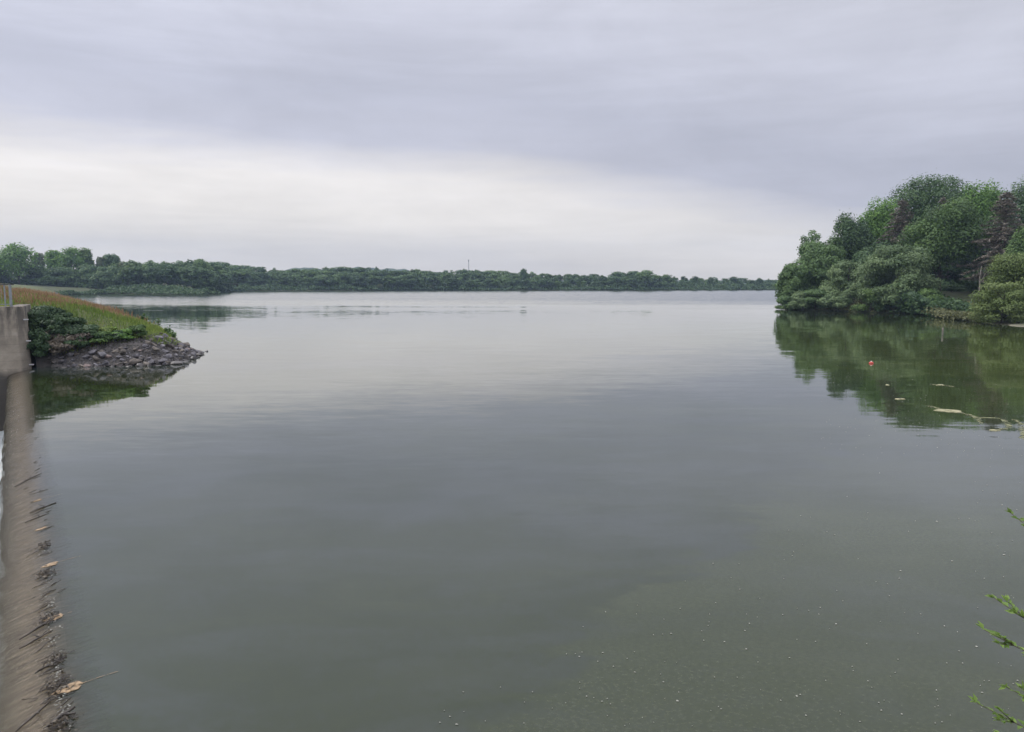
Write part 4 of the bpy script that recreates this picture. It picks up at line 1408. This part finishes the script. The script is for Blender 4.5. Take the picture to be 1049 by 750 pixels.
# pale foam crumbs caught along the stick line
V, f = [], []
for i in range(240):
    py = rng.uniform(560, 748); px = 46 + 18 * (py - 560) / 190 + rng.normal(0, 4.5)
    c = U(px, py, -.1); s_, t_ = to_st(c); z = film_z(t_) + .004; r0 = rng.uniform(.004, .014)
    b0 = len(V)
    for q in range(5):
        a = q * 1.2566 + rng.normal(0, .2); V.append((c[0] + math.cos(a) * r0 * rng.uniform(.5, 1.4), c[1] + math.sin(a) * r0, z))
    V.append((c[0], c[1], z + .008))
    for q in range(5): f.append((b0 + q, b0 + (q + 1) % 5, b0 + 5))
tag(link('foam_crumbs', pymesh('foam_crumbs', V, f), M['speck']), 'pale foam crumbs caught along the sticks on the weir', 'foam', None, 'stuff')

GA = 'algae mats floating in the right bay'
def mat_at(px, py, wpx, hpx, label, seed, rot=0.0, hole=None, rag=.35, thick=.02):
    c = U(px, py); Y = c[1]
    rx = wpx / 2 * Y / 804; ry = hpx / 2 * (Y * Y / (804 * HC))
    flat_patch('algae_mat', (c[0], c[1], .002), rx, ry, rot, thick, 'algae', label, 'algae mat', seed, GA, hole=hole, rag=rag)
mat_at(972, 421, 24, 3.0, 'largest pale algae mat with a dark hole, floating in the bay', 1, -.05, .35, .30)
mat_at(922, 409, 8, 1.0, 'pale algae fleck left of the largest mat', 2, .1, None, .5)
mat_at(963, 394.5, 9, .6, 'thin algae streak in the tree reflection above the largest mat', 4, .1, None, .5)
mat_at(909, 394.5, 4, .6, 'tiny algae fleck in the reflection, left of the thin streak', 5, .1, None, .5)
mat_at(1019, 441, 9, .9, 'pale algae fleck in the swirl near the right edge', 6, .1, None, .5)


def strand(pts, w, label, seed):
    """a drifting ribbon of algae, uneven and broken"""
    rng = np.random.default_rng(seed)
    pts = np.array([U(*p) for p in pts])
    k = np.linspace(0, len(pts) - 1, 60)
    i = np.minimum(k.astype(int), len(pts) - 2); f_ = (k - i)[:, None]
    f_ = f_ * f_ * (3 - 2 * f_) * .5 + f_ * .5
    P = pts[i] * (1 - f_) + pts[i + 1] * f_
    P = P + rng.normal(0, .06, P.shape) * [1, 1, 0]
    ww = .6 * w * (.35 + .65 * np.abs(fnoise(k * 1.3, k * 0, seed))) * np.sin(np.linspace(0.15, 3.0, 60)) + .02
    V = []; f = []
    for j in range(60):
        d = P[min(j + 1, 59)] - P[max(j - 1, 0)]; n_ = np.array([-d[1], d[0], 0]); n_ /= np.linalg.norm(n_) + 1e-9
        a_, b_ = P[j] + n_ * ww[j], P[j] - n_ * ww[j]
        V += [(*a_[:2], .003), (*P[j][:2], .012), (*b_[:2], .003)]
    for j in range(59):
        f += [(3 * j, 3 * j + 1, 3 * j + 4, 3 * j + 3), (3 * j + 1, 3 * j + 2, 3 * j + 5, 3 * j + 4)]
    o = link('algae_strand', pymesh('algae_strand', V, f), M['strand'])
    tag(o, label, 'algae', 'algae strands drifting in the right bay')


strand([(953, 416), (962, 419), (972, 421)], .10, 'short algae strand leading into the largest mat', 11)
strand([(983, 422.5), (992, 425), (1000, 428), (1006, 434)], .22, 'broad algae strand running right from the largest mat', 12)
strand([(1000, 428), (1018, 428), (1031, 431), (1034, 436), (1026, 440)], .14, 'curled algae strand looping round the swirl', 13)
strand([(1041, 430), (1046, 436), (1049, 445), (1052, 452)], .16, 'algae strand bending down along the right picture edge', 14)
strand([(955, 394), (968, 395), (976, 396)], .07, 'faint algae strand across the tree reflection', 15)

# red float
b = U(892.5, 372.5)
bo = empty('float_buoy', (b[0], b[1], 0)); tag(bo, 'small red float bobbing in the reflection of the wood', 'float')
V, f = [], []
for i, (z, r) in enumerate([(-.08, .06), (-.04, .11), (.02, .13), (.07, .10), (.10, .05)]):
    for q in range(10): V.append((r * math.cos(q * .6283), r * math.sin(q * .6283), z))
for i in range(4):
    for q in range(10): f.append((i * 10 + q, i * 10 + (q + 1) % 10, (i + 1) * 10 + (q + 1) % 10, (i + 1) * 10 + q))
f.append(tuple(range(40, 50)))
link('body', pymesh('body', V, f, True), M['buoy'], bo)
MB().tube([(0, 0, .098), (0, 0, .14)], [.045, .03], 8).build('cap', M['white'], bo)
# pale stub added to stand in for a white reflection on the water
b = U(965.5, 343)
mp = MB().tube([(0, 0, -1.2), (0, 0, .3), (.01, 0, .6)], [.07, .07, .065], 8).build('reflection_stub', M['palebark'], None, True)
mp.location = (b[0], b[1], 0); tag(mp, 'pale stub standing in for a white reflection on the water before the wood', 'post')

# ------------------------------------------------------------------ shrub in front, at the lower right
near_pts = [U(1037, 527), U(1020, 614), U(1008, 646), U(1031, 706), U(1000, 721)]
tips = [at(1036, 526, 5.6), at(1019, 613, 5.2), at(1008, 645, 5.0), at(1031, 704, 5.05), at(1000, 720, 4.7)]
root = np.array([5.35, 4.1, 0.25])
shr = empty('shrub', root); tag(shr, 'leafy green shrub reaching in over the water at the lower right', 'shrub')
# bank below the camera, out of the picture on the right
gx = np.arange(1.6, 11, .4); gy = np.arange(-3.0, 7.2, .4)
V, f = [], []
for x in gx:
    for y in gy:
        d = max(0, float(sdist(np.array([[x, y]]), lake)[0]))
        V.append((x, y, min(.55 * d, 2.6) - .12 + .05 * float(fnoise(x * 1.2, y * 1.2, 8)) - (.6 if d <= 0 else 0)))
for i in range(len(gx) - 1):
    for k in range(len(gy) - 1):
        f.append((i * len(gy) + k, (i + 1) * len(gy) + k, (i + 1) * len(gy) + k + 1, i * len(gy) + k + 1))
nb = link('bank', pymesh('bank', V, f, True), M['dam']); nb['kind'] = 'structure'


def leaf_shape(c, d, up, ln, wd, fold):
    d = d / np.linalg.norm(d); sd = np.cross(d, up); sd /= np.linalg.norm(sd) + 1e-9; n = np.cross(sd, d)
    a = c; m_ = c + d * ln * .45 - n * ln * .03; e = c + d * ln - n * ln * .12
    l1 = c + d * ln * .42 + sd * wd * .5 + n * fold * wd; r1 = c + d * ln * .42 - sd * wd * .5 + n * fold * wd
    return [np.stack([a, m_, e, l1]), np.stack([a, r1, e, m_])]


rng = np.random.default_rng(123)


def branch(a, tip, bend, r0, seed, dens=1.0):
    rng = np.random.default_rng(seed)
    ks = np.linspace(0, 1, 12)
    ctrl = (a + tip) / 2 + np.array([0, 0, bend])
    pts = [a * (1 - k) ** 2 + 2 * ctrl * k * (1 - k) + tip * k * k + rng.normal(0, .006, 3) for k in ks]
    pts[0] = a; pts[-1] = tip
    mb = MB(); mb.tube(pts, [r0 * (1 - .85 * k) for k in ks], 6)
    Q, T = [], []
    def leafy(p0, p1, start, n, size):
        for j in range(n):
            k = start + (1 - start) * (j + rng.random() * .6) / n
            c = p0 * (1 - k) + p1 * k
            ax = p1 - p0; ax = ax / np.linalg.norm(ax)
            side = np.cross(ax, np.array([0, 0, 1.])) * (1 if j % 2 else -1)
            d = side * rng.uniform(.5, 1.0) + ax * rng.uniform(.4, 1.0) + np.array([0, 0, rng.uniform(-.1, .5)])
            up = np.array([0, 0, 1.]) + rng.normal(0, .35, 3)
            ln = size * rng.uniform(.7, 1.25)
            for q in leaf_shape(c, d, up, ln, ln * rng.uniform(.42, .58), rng.uniform(.05, .3)):
                Q.append(q); T.append(np.clip(rng.random() * .55 + .4 * k, 0, 1))
        for j in range(3):
            d = (p1 - p0) / np.linalg.norm(p1 - p0) + rng.normal(0, .35, 3) + np.array([0, 0, .25])
            for q in leaf_shape(p1, d, np.array([0, 0, 1.]) + rng.normal(0, .3, 3), size * rng.uniform(.7, 1.0), size * .42, .2):
                Q.append(q); T.append(rng.uniform(.7, 1))
    for i in range(3, 11):
        leafy(np.array(pts[i]), np.array(pts[i + 1]), 0.0, int((6 if i > 6 else 3) * dens + .5), .066)
    for i in range(4, 11):
        for q in range(3 if i < 9 else 2):
            p0 = np.array(pts[i]); ax = np.array(pts[i + 1]) - p0; ax /= np.linalg.norm(ax)
            sd = np.cross(ax, np.array([0, 0, 1.])) * rng.choice([-1, 1])
            ln = rng.uniform(.10, .22)
            e = p0 + (ax * .75 + sd * rng.uniform(.35, .8) + np.array([0, 0, rng.uniform(-.15, .35)])) * ln
            mb.tube([p0, e], [r0 * .35, .0015], 4)
            leafy(p0, e, .25, int(7 * dens), .060)
    o = link('branch', pymesh('branch', [v - root for v in mb.v], mb.f, True), M['twig'], shr)
    link('foliage', quadmesh('foliage', np.array(Q) - root, T), M['near'], o)


stem_top = root + np.array([-.25, .30, .55])
MB().tube([np.array([0, 0, -.5]), np.array([-.1, .12, .3]), stem_top - root], [.05, .04, .025], 7).build('trunk', M['twig'], shr, True)
for i, tp in enumerate(tips):
    branch(stem_top if i < 3 else root + np.array([-.1, .12, .3]), tp, (.35, .12, .2, .15, .05)[i], .014, 700 + i)
branch(stem_top, at(1062, 668, 4.9), .15, .012, 720)
branch(stem_top, at(1030, 760, 4.6), .1, .012, 721)
for i in range(10):
    a = rng.uniform(-1.6, 1.9)
    tp = stem_top + np.array([.9 * math.cos(a) + .35, .8 * math.sin(a) - .25, rng.uniform(.2, 1.1)])
    branch(stem_top, tp, .25, .013, 740 + i)

# ------------------------------------------------------------------ air
m, t = newmat('haze_air')
vol = t.n('ShaderNodeVolumePrincipled', None, Color=(0.55, 0.72, 1.0, 1), Density=0.00026, Anisotropy=0.15)
out = t.nt.nodes.new('ShaderNodeOutputMaterial'); t.nt.links.new(vol.outputs[0], out.inputs['Volume'])
hz = MB().box((0, 620, 32.5), (2600, 1500, 77)).build('haze', m)
hz['kind'] = 'stuff'; hz['label'] = 'pale thin haze in the air over the lake'; hz['category'] = 'haze'

# ------------------------------------------------------------------ sky, sun, camera
SUN_EL, SUN_AZ = R(48), R(-70)        # azimuth from +Y towards +X
wd = bpy.data.worlds.new('World'); S.world = wd; wd.use_nodes = True
wd.node_tree.nodes.clear()
t = NT(wd.node_tree)
sky = t.n('ShaderNodeTexSky', {'sky_type': 'NISHITA', 'sun_disc': False, 'sun_elevation': SUN_EL, 'sun_rotation': SUN_AZ})
dirv = t.n('ShaderNodeTexCoord').outputs['Generated']
sp = t.n('ShaderNodeSeparateXYZ', None, Vector=dirv)
el = t.math('MULTIPLY', t.math('ARCSINE', sp.outputs[2]), 57.2958)
xh = sp.outputs[0]
edge = t.math('SUBTRACT', t.math('SUBTRACT', 7.5, t.math('MULTIPLY', xh, 2.0)), t.math('MULTIPLY', t.math('MAXIMUM', xh, 0.0), 9.0))
nA = t.noise(t.mapping(dirv, (2.0, 2.0, 12.0)), 1.4, 6, 0.55, 0.3)
nB = t.noise(t.mapping(dirv, (1.2, 1.2, 4.0), loc=(3, 1, 0)), 3.0, 6, 0.6, 0.4)
nC = t.noise(t.mapping(dirv, (3.0, 3.0, 40.0), (0, 0.12, 0)), 1.6, 4, 0.55, 0.3)
w = t.math('ADD', t.math('SUBTRACT', el, edge), t.math('MULTIPLY', t.math('SUBTRACT', nA, 0.5), 2.4))
w = t.math('ADD', w, t.math('MULTIPLY', t.math('SUBTRACT', nC, 0.5), 2.0))
k = t.math('DIVIDE', t.math('ADD', w, 12.0), 36.0, clamp=True)
c = t.ramp(k, [(0.0, (0.70, 0.67, 0.66)), ((-6 + 12) / 36, (0.71, 0.68, 0.67)), ((-5.0 + 12) / 36, (0.76, 0.72, 0.69)), ((-3.2 + 12) / 36, (0.84, 0.795, 0.755)), ((-0.8 + 12) / 36, (0.85, 0.81, 0.785)),
               ((2.0 + 12) / 36, (0.54, 0.545, 0.63)), ((5 + 12) / 36, (0.52, 0.53, 0.62)), ((10 + 12) / 36, (0.64, 0.65, 0.745)), ((16 + 12) / 36, (0.68, 0.69, 0.775)), (1.0, (0.70, 0.70, 0.77))])
# right side of the low sky is greyer, left side glows
gl = t.n('ShaderNodeMapRange', None, Value=xh, i1=-0.6, i2=0.6, i3=1.04, i4=0.84).outputs[0]
mott = t.n('ShaderNodeMapRange', None, Value=nB, i1=0.25, i2=0.75, i3=0.89, i4=1.11).outputs[0]
zen = t.n('ShaderNodeMapRange', {'interpolation_type': 'SMOOTHSTEP'}, Value=el, i1=18.0, i2=80.0, i3=1.0, i4=3.0).outputs[0]
strk = t.n('ShaderNodeMapRange', None, Value=nC, i1=0.3, i2=0.7, i3=0.975, i4=1.025).outputs[0]
sc = t.math('MULTIPLY', t.math('MULTIPLY', t.math('MULTIPLY', gl, strk), mott), t.math('MULTIPLY', zen, 10.0))
vm = t.n('ShaderNodeVectorMath', {'operation': 'SCALE'}, i0=c)
t.nt.links.new(sc, vm.inputs['Scale'])
cl = t.mix(0.94, sky.outputs[0], vm.outputs[0])
bg = t.n('ShaderNodeBackground', None, Color=cl, Strength=0.1)
ow = t.nt.nodes.new('ShaderNodeOutputWorld'); t.nt.links.new(bg.outputs[0], ow.inputs['Surface'])

sl = bpy.data.lights.new('Sun', 'SUN'); sl.energy = 1.5; sl.angle = R(25); sl.color = (1.0, 0.96, 0.90)
so = bpy.data.objects.new('Sun', sl); COL.objects.link(so)
dv = Vector((math.sin(SUN_AZ) * math.cos(SUN_EL), math.cos(SUN_AZ) * math.cos(SUN_EL), math.sin(SUN_EL)))
so.rotation_euler = dv.to_track_quat('Z', 'Y').to_euler()
so.location = (0, 0, 60)

cam = bpy.data.cameras.new('Camera'); co = bpy.data.objects.new('Camera', cam); COL.objects.link(co)
cam.sensor_fit = 'HORIZONTAL'; cam.sensor_width = 36.0; cam.lens = 36.0 * F / W0
cam.clip_start = 0.1; cam.clip_end = 12000
co.location = (0, 0, HC); co.rotation_euler = (math.pi / 2 - PITCH, 0, 0)
S.camera = co

S.view_settings.view_transform = 'Standard'
S.view_settings.look = 'None'
S.view_settings.exposure = 0.14
S.view_settings.gamma = 1.0
S.cycles.max_bounces = 6
S.cycles.diffuse_bounces = 3
S.cycles.glossy_bounces = 3
S.cycles.transparent_max_bounces = 8
S.cycles.volume_bounces = 0
S.cycles.use_denoising = True
S.cycles.sample_clamp_indirect = 4.0
